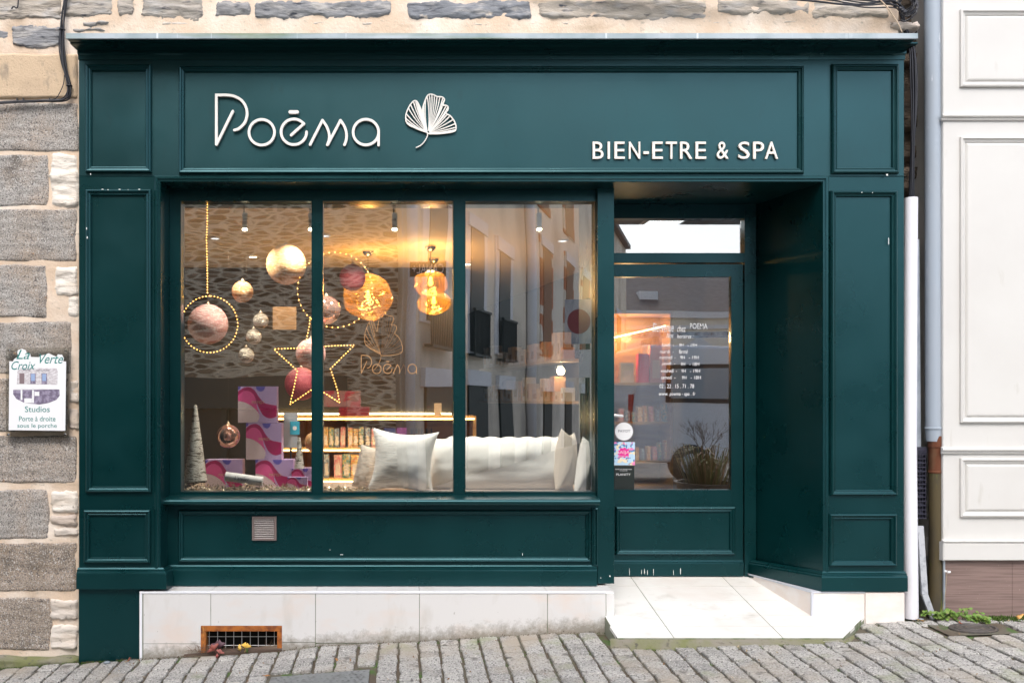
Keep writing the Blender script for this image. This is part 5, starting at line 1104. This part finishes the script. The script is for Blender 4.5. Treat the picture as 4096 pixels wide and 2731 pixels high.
for i in range(7):
    an = math.pi*i/6; mb.prism([(c.x+.036*math.cos(an)*s_-.007*math.sin(an)*w_, max(a.z+.001, c.z+.026*math.sin(an)*s_+.007*math.cos(an)*w_)) for s_, w_ in ((.15, 0), (.6, 1), (1, .5), (1, -.5), (.6, -1))], yst-.0021-.00005*i, yst-.001)
mb.build('cream_flower', M('cream_print', (.88, .76, .55), .5), t)
ptext('BAÏJA', 112, 1092, 235, 1134, t, m_pale, cc=cd, Y=yst-.0016); ptext('PARIS', 146, 1143, 200, 1151, t, m_pale, cc=cd, Y=yst-.0016)
t = thing('booking_sticker', 'black rectangular booking sticker at the bottom left of the door glass', 'sticker', cd(185, 1475)); a, b = cd(88, 1475), cd(278, 1240)
mb = MB(); mb.box(a.x, b.x, yst-.001, yst, a.z, b.z); mb.build('rectangle', M('black_print', (.012, .018, .016), .4), t)
ptext('PLANITY', 107, 1312, 242, 1332, t, m_white, cc=cd, Y=yst-.001); ptext('PRENEZ VOS RENDEZ-VOUS', 97, 1268, 252, 1277, t, m_white, cc=cd, Y=yst-.001); ptext('EN LIGNE SUR', 142, 1282, 212, 1290, t, m_white, cc=cd, Y=yst-.001)
ho = thing('opening_hours_writing', 'white handwritten opening hours and phone number on the door glass', 'window lettering', cd(700, 570))
ch = lambda x, y, Y=yst: W(2440+x/4.355, 1240+y/4.355, Y)
def hand(txt, x0, y0, x1, y1, sh=.25): a, b = ch(x0, y1), ch(x1, y0); text_mb(txt, a.x, a.z, b.x, b.z, yst, .0006, shear=sh, offset=.004).build('text_line', m_whitewrite, ho)
hand('Bienvenue', 740, 225, 1110, 380); hand('chez', 1168, 265, 1320, 380); hand('POEMA', 1392, 230, 1698, 328, 0); hand('Nos', 985, 398, 1105, 484, .4); hand('horaires :', 1168, 420, 1455, 490)
for i, (d_, a_, b_) in enumerate((('lundi  -', '9H', '- 19H'), ('mardi  -', 'fermé', ''), ('mercredi  -', '9H', '- 19H'), ('jeudi  -', '9H', '- 18H'), ('vendredi  -', '9H', '- 19H'), ('samedi  -', '9H', '- 18H'))):
    y_ = [575, 690, 790, 905, 1025, 1140][i]; x_ = [900, 865, 860, 900, 885, 885][i]; hand(d_, x_, y_, [1115, 1110, 1140, 1140, 1165, 1140][i], y_+62)
    if a_ == 'fermé': hand(a_, 1200, y_-8, 1355, y_+70)
    else: hand(a_, 1205+i*10, y_+5, 1280+i*10, y_+62, .05); hand(b_, 1350+i*11, y_+5, 1518+i*13, y_+64, .05)
hand('02 . 22 . 15 . 71 . 78', 860, 1288, 1465, 1358, .05); hand('www. poema - spa . fr', 850, 1425, 1490, 1505, .15)
# etched leaf and name on the middle pane
yw = YG-.0032
sL = (1670-1437)/ (2210-1437.0)*1.06
cl = lambda x, y: W(1458+(x-1437)*.196, 1252+(y-120)*.280, yw)
gd = thing('leaf_decal', 'thin copper leaf and shop name decal on the middle window pane', 'window decal', W(1540, 1500, yw))
leaf_mb(cl, .0028, .0024, yw-.0008, yw, 40).build('leaf_outline', m_amberedge, gd)
q1 = lambda x, y: W(1445+(x-225)*(98/1680.), 1421+(y-165)*(72/925.), yw)
q2 = lambda x, y: W(1445+(((1250+x/3.856)-820)*4.704-225)*(98/1680.)*1.0, 1421+(((350+y/3.856)-350)*4.704-165)*(72/925.), yw)
sx_ = (1668-1445)/(((1250+1040/3.856)-820)*4.704-225)
q1 = lambda x, y: W(1445+(x-225)*sx_, 1421+(y-165)*(72/925.), yw)
q2 = lambda x, y: W(1445+(((1250+x/3.856)-820)*4.704-225)*sx_, 1421+((y/3.856)*4.704-165)*(72/925.), yw)
mbn = MB()
for m_ in name_letters(q1, q2, .0042, yw-.0008, yw): mbn = merge(mbn, m_)
mbn.build('name_outline', m_amberedge, gd)

# ================================================================ STREET DRESSING
def irregular_disc(mb, cx, cy, rx, ry, z, n=9, rn=random, h=.004, tint=0): pass
cv = thing('access_cover', 'grey studded rectangular metal access cover in the paving', 'access cover', (-.5, -.95, gz(-.5, -.95)))
x0, x1, y0, y1 = PLATE; mb = MB(); g = lambda x, y, d=0: (x, y, gz(x, y)+d)
mb.hexa([g(x0, y0, -.02), g(x1, y0, -.02), g(x1, y1, -.02), g(x0, y1, -.02), g(x0, y0, .002), g(x1, y0, .002), g(x1, y1, .002), g(x0, y1, .002)])
mb.build('plate', m_ironplate, cv)
mb = MB()
for i in range(16):
    for j in range(13):
        x_ = lerp(x0+.03, x1-.03, i/15)+(.02 if j % 2 else 0); y_ = lerp(y0+.03, y1-.03, j/12)
        if x_ < x1-.02: a = R(40 if (i+j) % 2 else -40); d = Vector((math.cos(a)*.013, math.sin(a)*.013)); e = Vector((-d.y, d.x))*.35; z_ = gz(x_, y_); mb.add([(x_-d.x, y_-d.y, z_+.0022), (x_+e.x, y_+e.y, z_+.0055), (x_+d.x, y_+d.y, z_+.0022), (x_-e.x, y_-e.y, z_+.0055)], [(0, 1, 2, 3)])
mb.build('tread_pattern', m_ironplate, cv, fixn=False)
rc = thing('round_cover', 'small dark round iron cover set in the paving by the neighbouring shop', 'access cover', (ROUND[0], ROUND[1], gz(*ROUND[:2])))
mb = MB(); cx, cy, rr = ROUND; zz = gz(cx, cy)
def tilt(v): return (v[0], v[1], v[2]+gz(v[0], v[1])-zz)
t_ = MB(); t_.lathe((cx, cy, zz), [(.001, .004), (.04, .004), (.044, .006), (.05, .006), (.054, .003), (.085, .003), (.089, .006), (.10, .006), (.105, -.002), (.115, -.002), (.12, .007), (.135, .005), (.137, -.02)], 40); t_.v = [(v[0]*1.0, cy+(v[1]-cy)*.72, v[2]) for v in t_.v]; t_.v = [tilt(v) for v in t_.v]; t_.build('lid', m_iron, rc, smooth='auto')
t_ = MB(); q = [(cx-.21, cy-.115), (cx+.21, cy-.115), (cx+.21, cy+.115), (cx-.21, cy+.115)]; t_.add([(a, b, gz(a, b)-.004) for a, b in q], [(0, 1, 2, 3)]); t_.build('surround', m_joint, rc)
# moss and grass in the joints (ground cover)
mb = MB(); rn = random.Random(3)
def moss_tuft(mb, x, y, n, s, spread):
    for i in range(n):
        a = rn.uniform(0, 6.28); d = rn.random()**.7*spread; xx, yy = x+d*math.cos(a), y+d*.6*math.sin(a); yy = min(yy, .25); z_ = gz(xx, yy)-.006
        b = rn.uniform(0, 6.28); hgt = s*rn.uniform(.5, 1.3); lx, ly = math.cos(b)*hgt*.5, math.sin(b)*hgt*.5
        mb.add([(xx-ly*.35, yy+lx*.35, z_), (xx+ly*.35, yy-lx*.35, z_), (xx+lx, yy+ly, z_+hgt)], [(0, 1, 2)], rn.random())
for i in range(130):
    x_ = rn.uniform(-2.6, 1.25); moss_tuft(mb, x_, -.03+(-.0 if x_ > -1.6 else .02), rn.randint(6, 22), .009, .03)
for i in range(60): moss_tuft(mb, rn.uniform(1.3, 2.7), -.375+rn.uniform(-.03, .02), 16, .008, .025)
for i in range(150):
    k = rn.randint(-20, 40); moss_tuft(mb, k*PITCH-4.2+PITCH*.5+PITCH*20, rn.uniform(-.45, -.02), 9, .007, .012)
for i in range(40): moss_tuft(mb, rn.uniform(2.9, 3.2), rn.uniform(-.1, -.01), 10, .008, .03)
for i in range(170): x_ = rn.uniform(3.5, 4.3); moss_tuft(mb, x_, -.0+rn.uniform(-.07, .02), 22, .016, .04)
for i in range(60): moss_tuft(mb, rn.uniform(-2.45, -1.9), .0+rn.uniform(-.03, .02), 22, .010, .04)
tag(mb.build('moss', m_moss, fixn=False), 'green moss and tiny grass along wall foot and paving joints', 'moss', kind='stuff')
# dark dirt line along the plinth
mb = MB()
for i in range(900):
    x_ = rn.uniform(-2, 1.25) if i % 3 else rn.uniform(-1.7, -.7); y_ = PF-.004-abs(rn.gauss(0, .008)); leafq(mb, Vector((x_, y_, gz(x_, y_)+abs(rn.gauss(0, .006)))), rn.uniform(.003, .006), rn)
tag(mb.build('debris', M('leaf_litter', (.07, .045, .03), .95, tint=(.16, .11, .07)), fixn=False), 'dark leaf litter along the foot of the plinth', 'leaf litter', kind='stuff')
mb = MB()
for i in range(260):
    x_ = rn.uniform(-3, 4.3); y_ = -rn.random()**1.5*1.1-.02
    if in_step(x_, y_): continue
    leafq(mb, Vector((x_, y_, gz(x_, y_)+.003)), rn.uniform(.003, .010), rn)
tag(mb.build('scattered_debris', M('leaf_scraps', (.20, .10, .045), .95, tint=(.42, .34, .22)), fixn=False), 'scattered crumbs and leaf scraps on the paving', 'leaf litter', kind='stuff')
# dry twigs in the grate
mb = MB()
for i in range(130):
    x_ = rn.gauss(gx0+.03, .05) if i < 80 else rn.uniform(gx0, gx1-.02); y_ = rn.uniform(PF-.02, .01); z_ = gz(x_)+.01+abs(rn.gauss(0, .025 if i < 80 else .012))
    d = Vector((rn.uniform(-1, 1), rn.uniform(-.3, .3), rn.uniform(-.2, 1))).normalized()*rn.uniform(.02, .06); p = Vector((x_, y_-.006, z_)); mb.tube([p, p+d*.5+Vector((0, -.004, .004)), p+d], [.0012, .001, .0005], 4, caps=False)
tag(mb.build('dry_twigs', M('dry_twigs', (.17, .10, .065), .9), fixn=False), 'dry brown twigs and roots caught in the cellar grate', 'twigs', kind='stuff')
def fan_leaf(name, c, s, col, lab, rot, tilt_=.9, cat='leaf', lobes=0, seed=1):
    rn2 = random.Random(seed); n = 14; vs = [(0, 0, 0)]; fs = []
    for i in range(n+1):
        a = R(-70+140*i/n); r_ = s*(1+.08*math.sin(a*5+seed)-(.35 if i == n//2 else 0)+lobes*.25*math.cos(a*6)); vs.append((r_*math.sin(a), .12*s*math.cos(a*3+seed), r_*math.cos(a)))
    for i in range(n): fs.append((0, i+1, i+2))
    rotm = Matrix.Rotation(rot, 3, 'Y') @ Matrix.Rotation(tilt_, 3, 'X'); t = thing(name, lab, cat, c, 'fallen leaves')
    vs = [rotm @ Vector(v) for v in vs]; mt = M(name+'_surface', col, .6, layers=[((30, 30, 30), tuple(x*.6 for x in col), .5, .7)])
    mb = MB(); mb.add([v+Vector(c) for v in vs], fs); o = mb.build('blade', mt, t, smooth=True, fixn=False); sm = o.modifiers.new('s', 'SOLIDIFY'); sm.thickness = .0008
    e = rotm @ Vector((0, 0, -s*.8)); mb = MB(); mb.tube([Vector(c), Vector(c)+e*.5+Vector((.002, 0, 0)), Vector(c)+e], .0008, 5); mb.build('stalk', mt, t)
YL = (.78, .48, .08)
fan_leaf('fallen_leaf', W(982, 2590, -.05), .032, YL, 'larger yellow fan leaf upright against the grate mesh', R(12), R(-12), seed=2)
fan_leaf('fallen_leaf', W(966, 2590, -.055), .024, (.80, .52, .12), 'smaller yellow leaf left of the larger one on the grate', R(-95), R(-15), seed=3)
fan_leaf('fallen_leaf', W(985, 2603, -.06), .018, (.06, .12, .02), 'tiny green leaf under the yellow leaves', R(80), R(-60), seed=4)
PR = (.16, .05, .06)
for i, (px, py, s, ro, col, lab) in enumerate([(875, 2590, .046, -8, (.10, .045, .06), 'large crumpled purple leaf over the left of the grate'), (858, 2600, .040, -38, (.30, .08, .06), 'reddish curled leaf left of the purple one'), (877, 2612, .026, 25, (.36, .12, .10), 'pink dried leaf at the right of the purple clump'), (862, 2622, .018, 100, (.30, .07, .06), 'small red scrap below the purple clump')]):
    fan_leaf('fallen_leaf', W(px, py, -.05-.01*i), s, col, lab, R(ro), R(-10), lobes=.5, seed=7+i)
for i, (px, py, yy, s, col, lab) in enumerate([(1064, 2683, -.5, .02, (.35, .16, .05), 'brown leaf on the paving right of the grate'), (1345, 2655, -.33, .02, (.35, .16, .05), 'brown leaf flat on the paving before the plinth'), (1400, 2660, -.35, .014, (.4, .2, .07), 'small brown leaf near the larger one on the paving'), (510, 2626, -.05, .022, (.40, .12, .07), 'red leaf by the left end of the plinth'), (505, 2638, -.07, .012, (.75, .4, .05), 'orange scrap by the left end of the plinth'), (3690, 2477, -.03, .035, (.80, .42, .10), 'orange oak leaf at the foot of the white conduit'), (3845, 2478, -.12, .016, (.7, .12, .04), 'red leaf in the weeds by the neighbour'), (3830, 2440, -.02, .014, (.75, .4, .08), 'orange leaf in the weeds'), (4085, 2450, -.05, .03, (.75, .40, .12), 'orange leaf at the right edge by the brown plinth')]):
    x_ = wx(px, yy); fan_leaf('fallen_leaf', (x_, yy, gz(x_, yy)+.008), s, col, lab, R(40*i), R(-75), lobes=.6, seed=20+i)
for (px, py, yy, s, lab) in [(428, 2643, -.06, .022, 'flat grey pebble by the green pilaster foot'), (3683, 2460, .0, .018, 'grey pebble behind the orange leaf')]:
    x_ = wx(px, yy); mb = MB(); mb.sphere((x_, yy, gz(x_, yy)+.006), s, 12, sq=.35); tag(mb.build('pebble', M('pebble_grey', (.22, .25, .28), .6), smooth=True, origin=(x_, yy, gz(x_, yy))), lab, 'pebble')
# weeds at the foot of the pipes
def weed(px, yy, n, s, lab, seed):
    rn2 = random.Random(seed); x_ = wx(px, yy); t = thing('weed', lab, 'weed', (x_, yy, gz(x_, yy)), 'weeds by the pipes'); st = MB(); lf = MB()
    for i in range(n):
        a = rn2.uniform(-.3, 3.4)*-1; L_ = s*rn2.uniform(.5, 1); d = Vector((math.cos(a)*.9, math.sin(a)*.35, rn2.uniform(.2, .8))); p0 = Vector((x_, yy, gz(x_, yy))); pts = [p0, p0+d*L_*.5+Vector((0, 0, .02)), p0+d*L_+Vector((0, 0, -.01))]
        sp = spline(pts, 4); st.tube(sp, .0013, 5)
        for q in sp[2:]:
            for k in range(2):
                b = rn2.uniform(0, 6.28); l2 = rn2.uniform(.008, .030); u = Vector((math.cos(b), math.sin(b)*.6, rn2.uniform(-.2, .5)))*l2; v = u.orthogonal().normalized()*l2*.4; lf.add([q, q+u*.5+v, q+u, q+u*.5-v], [(0, 1, 2, 3)], rn2.random()*.6)
    st.build('stems', m_moss, t, fixn=False); lf.build('leaves', M('weed_leaf_%d' % seed, (.10, .22, .025), .6, tint=(.20, .22, .05)), t, fixn=False)
weed(3740, -.0, 12, .11, 'leafy green weed growing at the foot of the brown pipe', 1); weed(3820, -.03, 12, .12, 'sprawling green weed left of the brown plinth', 2); weed(3880, -.06, 9, .09, 'low green weed trailing onto the paving', 3); weed(3930, -.1, 8, .06, 'small moss-like weed above the round cover', 4)
t = thing('wildflower', 'thin dry white flower head beside the brown plinth', 'wildflower', (wx(3765, .0), .0, gz(3.3)))
mb = MB(); mb.tube(spline([(wx(3765, .0), .0, gz(3.3)), W(3780, 2380, 0), W(3787, 2300, 0), W(3789, 2284, 0)], 5), .0015, 5); mb.build('stem', M('dry_stem', (.4, .33, .22), .8), t); mb = MB()
for i in range(14): a = i*math.pi/7; c = W(3789, 2284, 0); mb.add([c, c+Vector((.022*math.cos(a), .01*math.sin(a), -.002+.01*math.sin(a))), c+Vector((.02*math.cos(a+.2), .01*math.sin(a+.2), .003))], [(0, 1, 2)])
mb.build('flower_head', m_white, t, fixn=False)

# ================================================================ THE OTHER SIDE OF THE STREET (behind the camera, seen mirrored in the glass)
def RV(px, py, V, yg=YG): p = W(px, py, V); return Vector((p.x, 2*yg-V, p.z))
m_opp = masonry('opposite_stone', (.13, .085, .05), (.42, .30, .20), (.74, .62, .46), (3.6, 3.6, 14), .13)
m_render = M('opposite_render', (.90, .80, .66), .9, layers=[((.6, .6, .3), (.50, .45, .38), .45, .7)])
m_render2 = M('opposite_cream', (.90, .83, .72), .9, layers=[((.5, .5, .3), (.55, .5, .43), .5, .7)])
m_brick = M('opposite_brick', (.52, .18, .08), .85, layers=[((.3, .3, 2.6), (.80, .72, .62), .50, .52, 0)])
m_dark = M('opposite_dark_paint', (.02, .035, .035), .5)
m_roof = M('slate_roof', (.06, .065, .08), .7, layers=[((3, 3, 20), (.10, .105, .12), .45, .6)])
m_lint = M('opposite_lintel', (.82, .82, .84), .7)
sbld = thing('opposite_stone_house', 'rubble stone house across the street seen mirrored in the left panes', 'house', (-5, -9.2, -.3))
V1 = 9.5; Y1 = 2*YG-V1
mb = MB(); mb.box(-16, -.05, Y1-5, Y1, 1.85, 8.5); mb.box(-16, -.05, Y1-5, Y1-.25, -.8, 1.85); mb.build('wall', m_opp, sbld)
mb = MB(); mb.box(-16.1, -.9, Y1-.2, Y1+.25, 1.32, 1.50); mb.box(-16.1, -.9, Y1-.2, Y1+.15, 1.50, 1.85)
for i in range(12): mb.box(-16+i*1.3, -15.9+i*1.3, Y1-.2, Y1+.08, -.6, 1.32)
mb.box(-.9, -.05, Y1-.24, Y1, -.6, 1.85, mi=1)
mb.build('dark_shopfront', [m_dark, m_opp], sbld)
mb = MB(); mb.box(-16, -.95, Y1-.19, Y1-.16, -.4, 1.3); mb.build('shop_glazing', m_pane, sbld)
mb = MB(); mb.add([(-16.3, Y1+.3, 8.5), (.1, Y1+.3, 8.5), (.1, Y1-4, 9.6), (-16.3, Y1-4, 9.6)], [(0, 1, 2, 3)]); mb.box(-16.3, .1, Y1-5, Y1+.3, 8.4, 8.48); mb.build('roof', m_roof, sbld)
for i in range(3):
    x_ = -15+i*3.6; w_ = MB(); w_.box(x_, x_+1, Y1-.05, Y1+.04, 3.6, 4.9); fr_ = w_.build('window', m_lint, sbld); p_ = MB(); p_.box(x_+.08, x_+.92, Y1+.03, Y1+.05, 3.68, 4.82); p_.build('pane', m_pane, fr_)
# oblique row receding to the right in the mirror: X = .364 (V - 9.5)
def OB(V, off=0.0, z=0.0):     # point on the oblique facade line; off pushes it out towards the street
    d = Vector((.364, 1.0)).normalized(); n_ = Vector((d.y, -d.x)); X_ = .364*(V-9.5)+n_.x*off; V_ = V+n_.y*off; return Vector((X_, 2*YG-V_, z))
def oblique(mb, Va, Vb, z0, z1, o0, o1, mi=0):
    a, b, c, d = OB(Va, o0), OB(Vb, o0), OB(Vb, o1), OB(Va, o1); mb.hexa([(p.x, p.y, z0) for p in (a, d, c, b)]+[(p.x, p.y, z1) for p in (a, d, c, b)], mi=mi)
def row_house(name, lab, Va, Vb, H, mat, wins, doors, wmat, quoin=None):
    t = thing(name, lab, 'house', OB((Va+Vb)/2, 0, -.3)); mb = MB(); oblique(mb, Va, Vb, -1, H, -4, 0); mb.build('wall', mat, t)
    mb = MB(); oblique(mb, Va, Vb, H, H+.25, -4.2, .3); rf = mb.build('roof', m_roof, t)
    for (V, w_, z0, z1) in wins:
        f = MB(); oblique(f, V-w_/2-.32, V+w_/2+.32, z0-.05, z1+.3, -.02, .04); fo = f.build('window', quoin or m_lint, t)
        p = MB(); oblique(p, V-w_/2, V+w_/2, z0, z1, 0, .06); p.build('pane', wmat, fo)
        l = MB(); oblique(l, V-w_/2-.25, V+w_/2+.25, z1, z1+.3, 0, .09); l.build('lintel', m_lint, fo)
    for (V, w_, z1) in doors:
        f = MB(); oblique(f, V-w_/2, V+w_/2, -.5, z1, 0, .05); fo = f.build('door', m_dark, t); l = MB(); oblique(l, V-w_/2-.2, V+w_/2+.2, z1, z1+.35, 0, .09); l.build('lintel', m_lint, fo)
    return t
row_house('rendered_house', 'beige rendered house with white lintels mirrored in the middle and right panes', 9.6, 18.8, 7.4, m_render, [(11.3, 1.0, 2.9, 5.2), (14.0, 1.0, 2.5, 5.1), (16.4, 1.0, 2.6, 5.0)], [(11.6, 1.6, 1.7), (14.1, 1.5, 1.75), (16.6, 1.2, 1.7)], m_dark)
row_house('brick_quoined_house', 'cream house with brick-edged tall windows mirrored in the right pane', 19.0, 31.5, 10.6, m_render2, [(21.4, 1.2, 2.8, 6.0), (25.5, 1.4, 2.8, 6.2), (29.4, 1.6, 2.8, 6.2), (21.4, 1.2, 7.2, 9.2), (25.5, 1.4, 7.2, 9.2)], [(21.6, 1.2, 1.7), (25.6, 1.4, 1.7), (29.4, 1.6, 1.7)], M('shutter_brown', (.30, .15, .08), .7), m_brick)
row_house('grey_house', 'grey rendered house further along the mirrored street', 31.6, 46, 10.2, m_render, [(34, 1.4, 3, 6), (38, 1.6, 3, 6), (42, 1.6, 3, 6), (34, 1.4, 7.2, 9), (38, 1.6, 7.2, 9)], [], m_dark, m_brick)
for V, lab in ((9.75, 'white downpipe at the corner of the mirrored rendered house'), (18.9, 'white downpipe between the two mirrored houses')):
    mb = MB(); p = OB(V, .12); mb.tube([(p.x, p.y, -.3), (p.x, p.y, 7.3)], .09 if V < 12 else .14, 12); tag(mb.build('street_downpipe', m_lint, smooth=True, origin=(p.x, p.y, -.3)), lab, 'downpipe', 'white downpipes across the street')
for V in (11.3, 14.0, 16.4):
    mb = MB()
    for i in range(13): v_ = V-.62+i*.1; oblique(mb, v_, v_+.03, 2.45, 3.35, .16, .19)
    oblique(mb, V-.65, V+.65, 3.35, 3.40, .14, .21); oblique(mb, V-.65, V+.65, 2.4, 2.45, .05, .21)
    p = OB(V, .2, 2.4); tag(mb.build('window_railing', m_dark, origin=p), 'black iron window railing, %s of the three mirrored ones' % {11.3: 'nearest', 14.0: 'middle', 16.4: 'farthest'}[V], 'railing', 'window railings across the street')
a, b = RV(1790, 1098, 9.0), RV(1636, 1040, 9.0); bs = thing('bar_sign', 'dark hanging sign board mirrored above the amber pendants', 'sign', ((a.x+b.x)/2, a.y, a.z))
mb = MB(); mb.box(a.x, b.x, a.y-.08, a.y, a.z, b.z); mb.build('board', m_dark, bs)
tx = text_mb('CANAL+', -.16, a.z+.04, .16, b.z-.04, 0, .004).build('sign_text', m_lint, None); tx.parent = bs; tx.location = (0, .002, -a.z); tx.rotation_euler = (0, 0, math.pi)
tx.scale = ((abs(a.x-b.x)-.08)/.32, 1, 1)
# end house with slate roof
eh = thing('end_house', 'classical cream house with slate roof closing the mirrored street', 'house', (17, -49, 0)); Ye = -49; k_ = (5.5+50.5)/D/S
mb = MB(); mb.box(9.6, 40, Ye-8, Ye, -1, 6.6); mb.build('wall', m_render2, eh)
mb = MB(); mb.box(9.4, 40.2, Ye-8, Ye+.4, 6.6, 7.0); mb.box(9.5, 40.1, Ye-8, Ye+.2, 5.9, 6.15); mb.build('cornice', m_lint, eh)
mb = MB(); mb.add([(9.4, Ye+.3, 7.0), (40, Ye+.3, 7.0), (38, Ye-4, 9.8), (10.2, Ye-4, 9.8)], [(0, 1, 2, 3)]); mb.add([(9.4, Ye+.3, 7.0), (10.2, Ye-4, 9.8), (9.4, Ye-8, 7.0)], [(0, 1, 2)]); rf = mb.build('roof', m_roof, eh)
mb = MB(); mb.box(15.2, 16.3, Ye-1.6, Ye-.9, 7.55, 8.3); s_ = mb.build('skylight', M('skylight_glass', (.7, .75, .8), .2), rf)
for i in range(8):
    x_ = 11+i*3.4; f = MB(); f.box(x_-.2, x_+1.6, Ye-.02, Ye+.12, 1.3, 4.6); fo = f.build('window', m_lint, eh); p = MB(); p.box(x_, x_+1.4, Ye, Ye+.14, 1.5, 4.2); p.build('pane', m_pane, fo); l = MB(); l.prism([(x_-.5, 4.62), (x_+1.9, 4.62), (x_+.7, 5.4)], Ye, Ye+.3); l.build('pediment', m_lint, fo)
# parked white van
vx0, vy = 4.0, -8.3
van = thing('parked_van', 'white panel van with roof ladder parked across the street, mirrored in the door', 'van', (vx0+2.3, vy-.9, gz(6, -8)))
g0 = gz(6, -8); mb = MB(); sidep = [(vx0, g0+.35), (vx0+4.9, g0+.35), (vx0+5.0, g0+1.0), (vx0+4.6, g0+1.25), (vx0+3.8, g0+2.25), (vx0+.1, g0+2.35), (vx0-.02, g0+1.2)]
mb.prism(sidep, vy, vy-1.85); mb.build('body', M('van_white', (.72, .76, .82), .25, coat=.5), van, bevel=.06)
for a, b in ((.5, 1.95), (2.2, 3.3)): mb = MB(); mb.box(vx0+a, vx0+b, vy-.01, vy+.012, g0+1.35, g0+2.0); f = mb.build('window', m_black, van); mb = MB(); mb.box(vx0+a+.08, vx0+b-.08, vy+.01, vy+.016, g0+1.42, g0+1.93); mb.build('pane', M('van_pane', (.35, .4, .45), .12), f)
for x_ in (.9, 4.0):
    mb = MB(); mb.lathe((vx0+x_, vy+.03, g0+.33), [(.34, -.22), (.34, 0), (.28, .02)], 28, axis='y'); wv = mb.build('wheel', m_black, van, smooth='auto'); mb = MB(); mb.lathe((vx0+x_, vy+.055, g0+.33), [(.2, -.02), (.18, 0), (.05, .01), (.001, .01)], 20, axis='y'); mb.build('rim', m_galv, wv)
mb = MB(); mb.box(vx0-.03, vx0, vy-.35, vy-.1, g0+1.0, g0+1.5); mb.build('tail_light', M('red_lens', (.5, .02, .02), .3), van)
ld_ = MB()
for yy in (-.3, -.7): ld_.box(vx0-.2, vx0+3.9, vy+yy, vy+yy+.05, g0+2.5, g0+2.58)
for i in range(14): ld_.box(vx0-.1+i*.29, vx0-.07+i*.29, vy-.7, vy-.25, g0+2.52, g0+2.56)
for x_ in (.4, 3.2): ld_.box(vx0+x_, vx0+x_+.05, vy-1.2, vy-.1, g0+2.33, g0+2.5)
ld_.build('roof_ladder', m_galv, van)
# no-parking sign on a pole
c = RV(2314, 1290, 8); ps = thing('parking_sign', 'round traffic sign and plate on a dark pole, mirrored in the right pane', 'traffic sign', (c.x, c.y, gz(c.x, -7)))
mb = MB(); mb.tube([(c.x+.16, c.y, gz(c.x, -7)), (c.x+.16, c.y, c.z+.35)], .035, 12); mb.build('pole', m_dark, ps)
mb = MB(); mb.box(c.x-.22, c.x+.2, c.y+.03, c.y+.05, c.z-.33, c.z+.33); mb.build('backing_plate', m_galv, ps); mb = MB(); mb.lathe((c.x, c.y+.05, c.z), [(.18, 0), (.18, .012), (.001, .012)], 30, axis='y'); mb.build('disc', M('sign_red_blue', (.25, .05, .08), .4), ps)
mb = MB(); mb.box(c.x-.25, c.x+.2, c.y+.03, c.y+.05, c.z-.85, c.z-.42); mb.build('information_plate', m_lint, ps)
# planter with grasses and a bare shrub
pt = RV(2830, 1958, 4.6, YD); gp = gz(pt.x, pt.y); pg = thing('planter', 'dark round planter with long grasses and a bare shrub, mirrored in the door glass', 'planter', (pt.x, pt.y, gp))
mb = MB(); mb.lathe((pt.x, pt.y, gp), [(.24, 0), (.34, .45), (.37, .48), (.33, .48), (.32, .42), (.001, .42)], 28); mb.build('pot', m_iron, pg, smooth='auto')
mb = MB(); rn = random.Random(8)
for i in range(240):
    a = rn.uniform(0, 6.28); L_ = rn.uniform(.25, .62); r0 = rn.uniform(0, .25); p0 = Vector((pt.x+r0*math.cos(a), pt.y+r0*math.sin(a), gp+.42)); d = Vector((math.cos(a), math.sin(a), 0)); sd_ = Vector((-d.y, d.x, 0))*.006
    p1 = p0+d*L_*.3+Vector((0, 0, L_*.8)); p2 = p0+d*L_*.8+Vector((0, 0, L_*.75)); mb.add([p0-sd_, p0+sd_, p1+sd_, p1-sd_], [(0, 1, 2, 3)], rn.random()); mb.add([p1-sd_, p1+sd_, p2], [(0, 1, 2)], rn.random())
mb.build('grass_blades', M('planter_grass', (.10, .16, .04), .6, tint=(.35, .22, .14)), pg, fixn=False)
mb = MB()
def twig(p, d, L_, r_, dep):
    q = p+d*L_; mb.tube([p, (p+q)/2+Vector((rn.uniform(-.01, .01),)*3), q], [r_, r_*.8, r_*.6], 5, caps=False)
    if dep:
        for _ in range(3): nd = (d+Vector((rn.uniform(-.7, .7), rn.uniform(-.7, .7), rn.uniform(-.1, .5)))).normalized(); twig(q, nd, L_*rn.uniform(.6, .85), r_*.6, dep-1)
twig(Vector((pt.x, pt.y, gp+.42)), Vector((0, 0, 1)), .25, .012, 5); mb.build('bare_shrub', M('bare_twig', (.16, .11, .08), .9), pg, fixn=False)
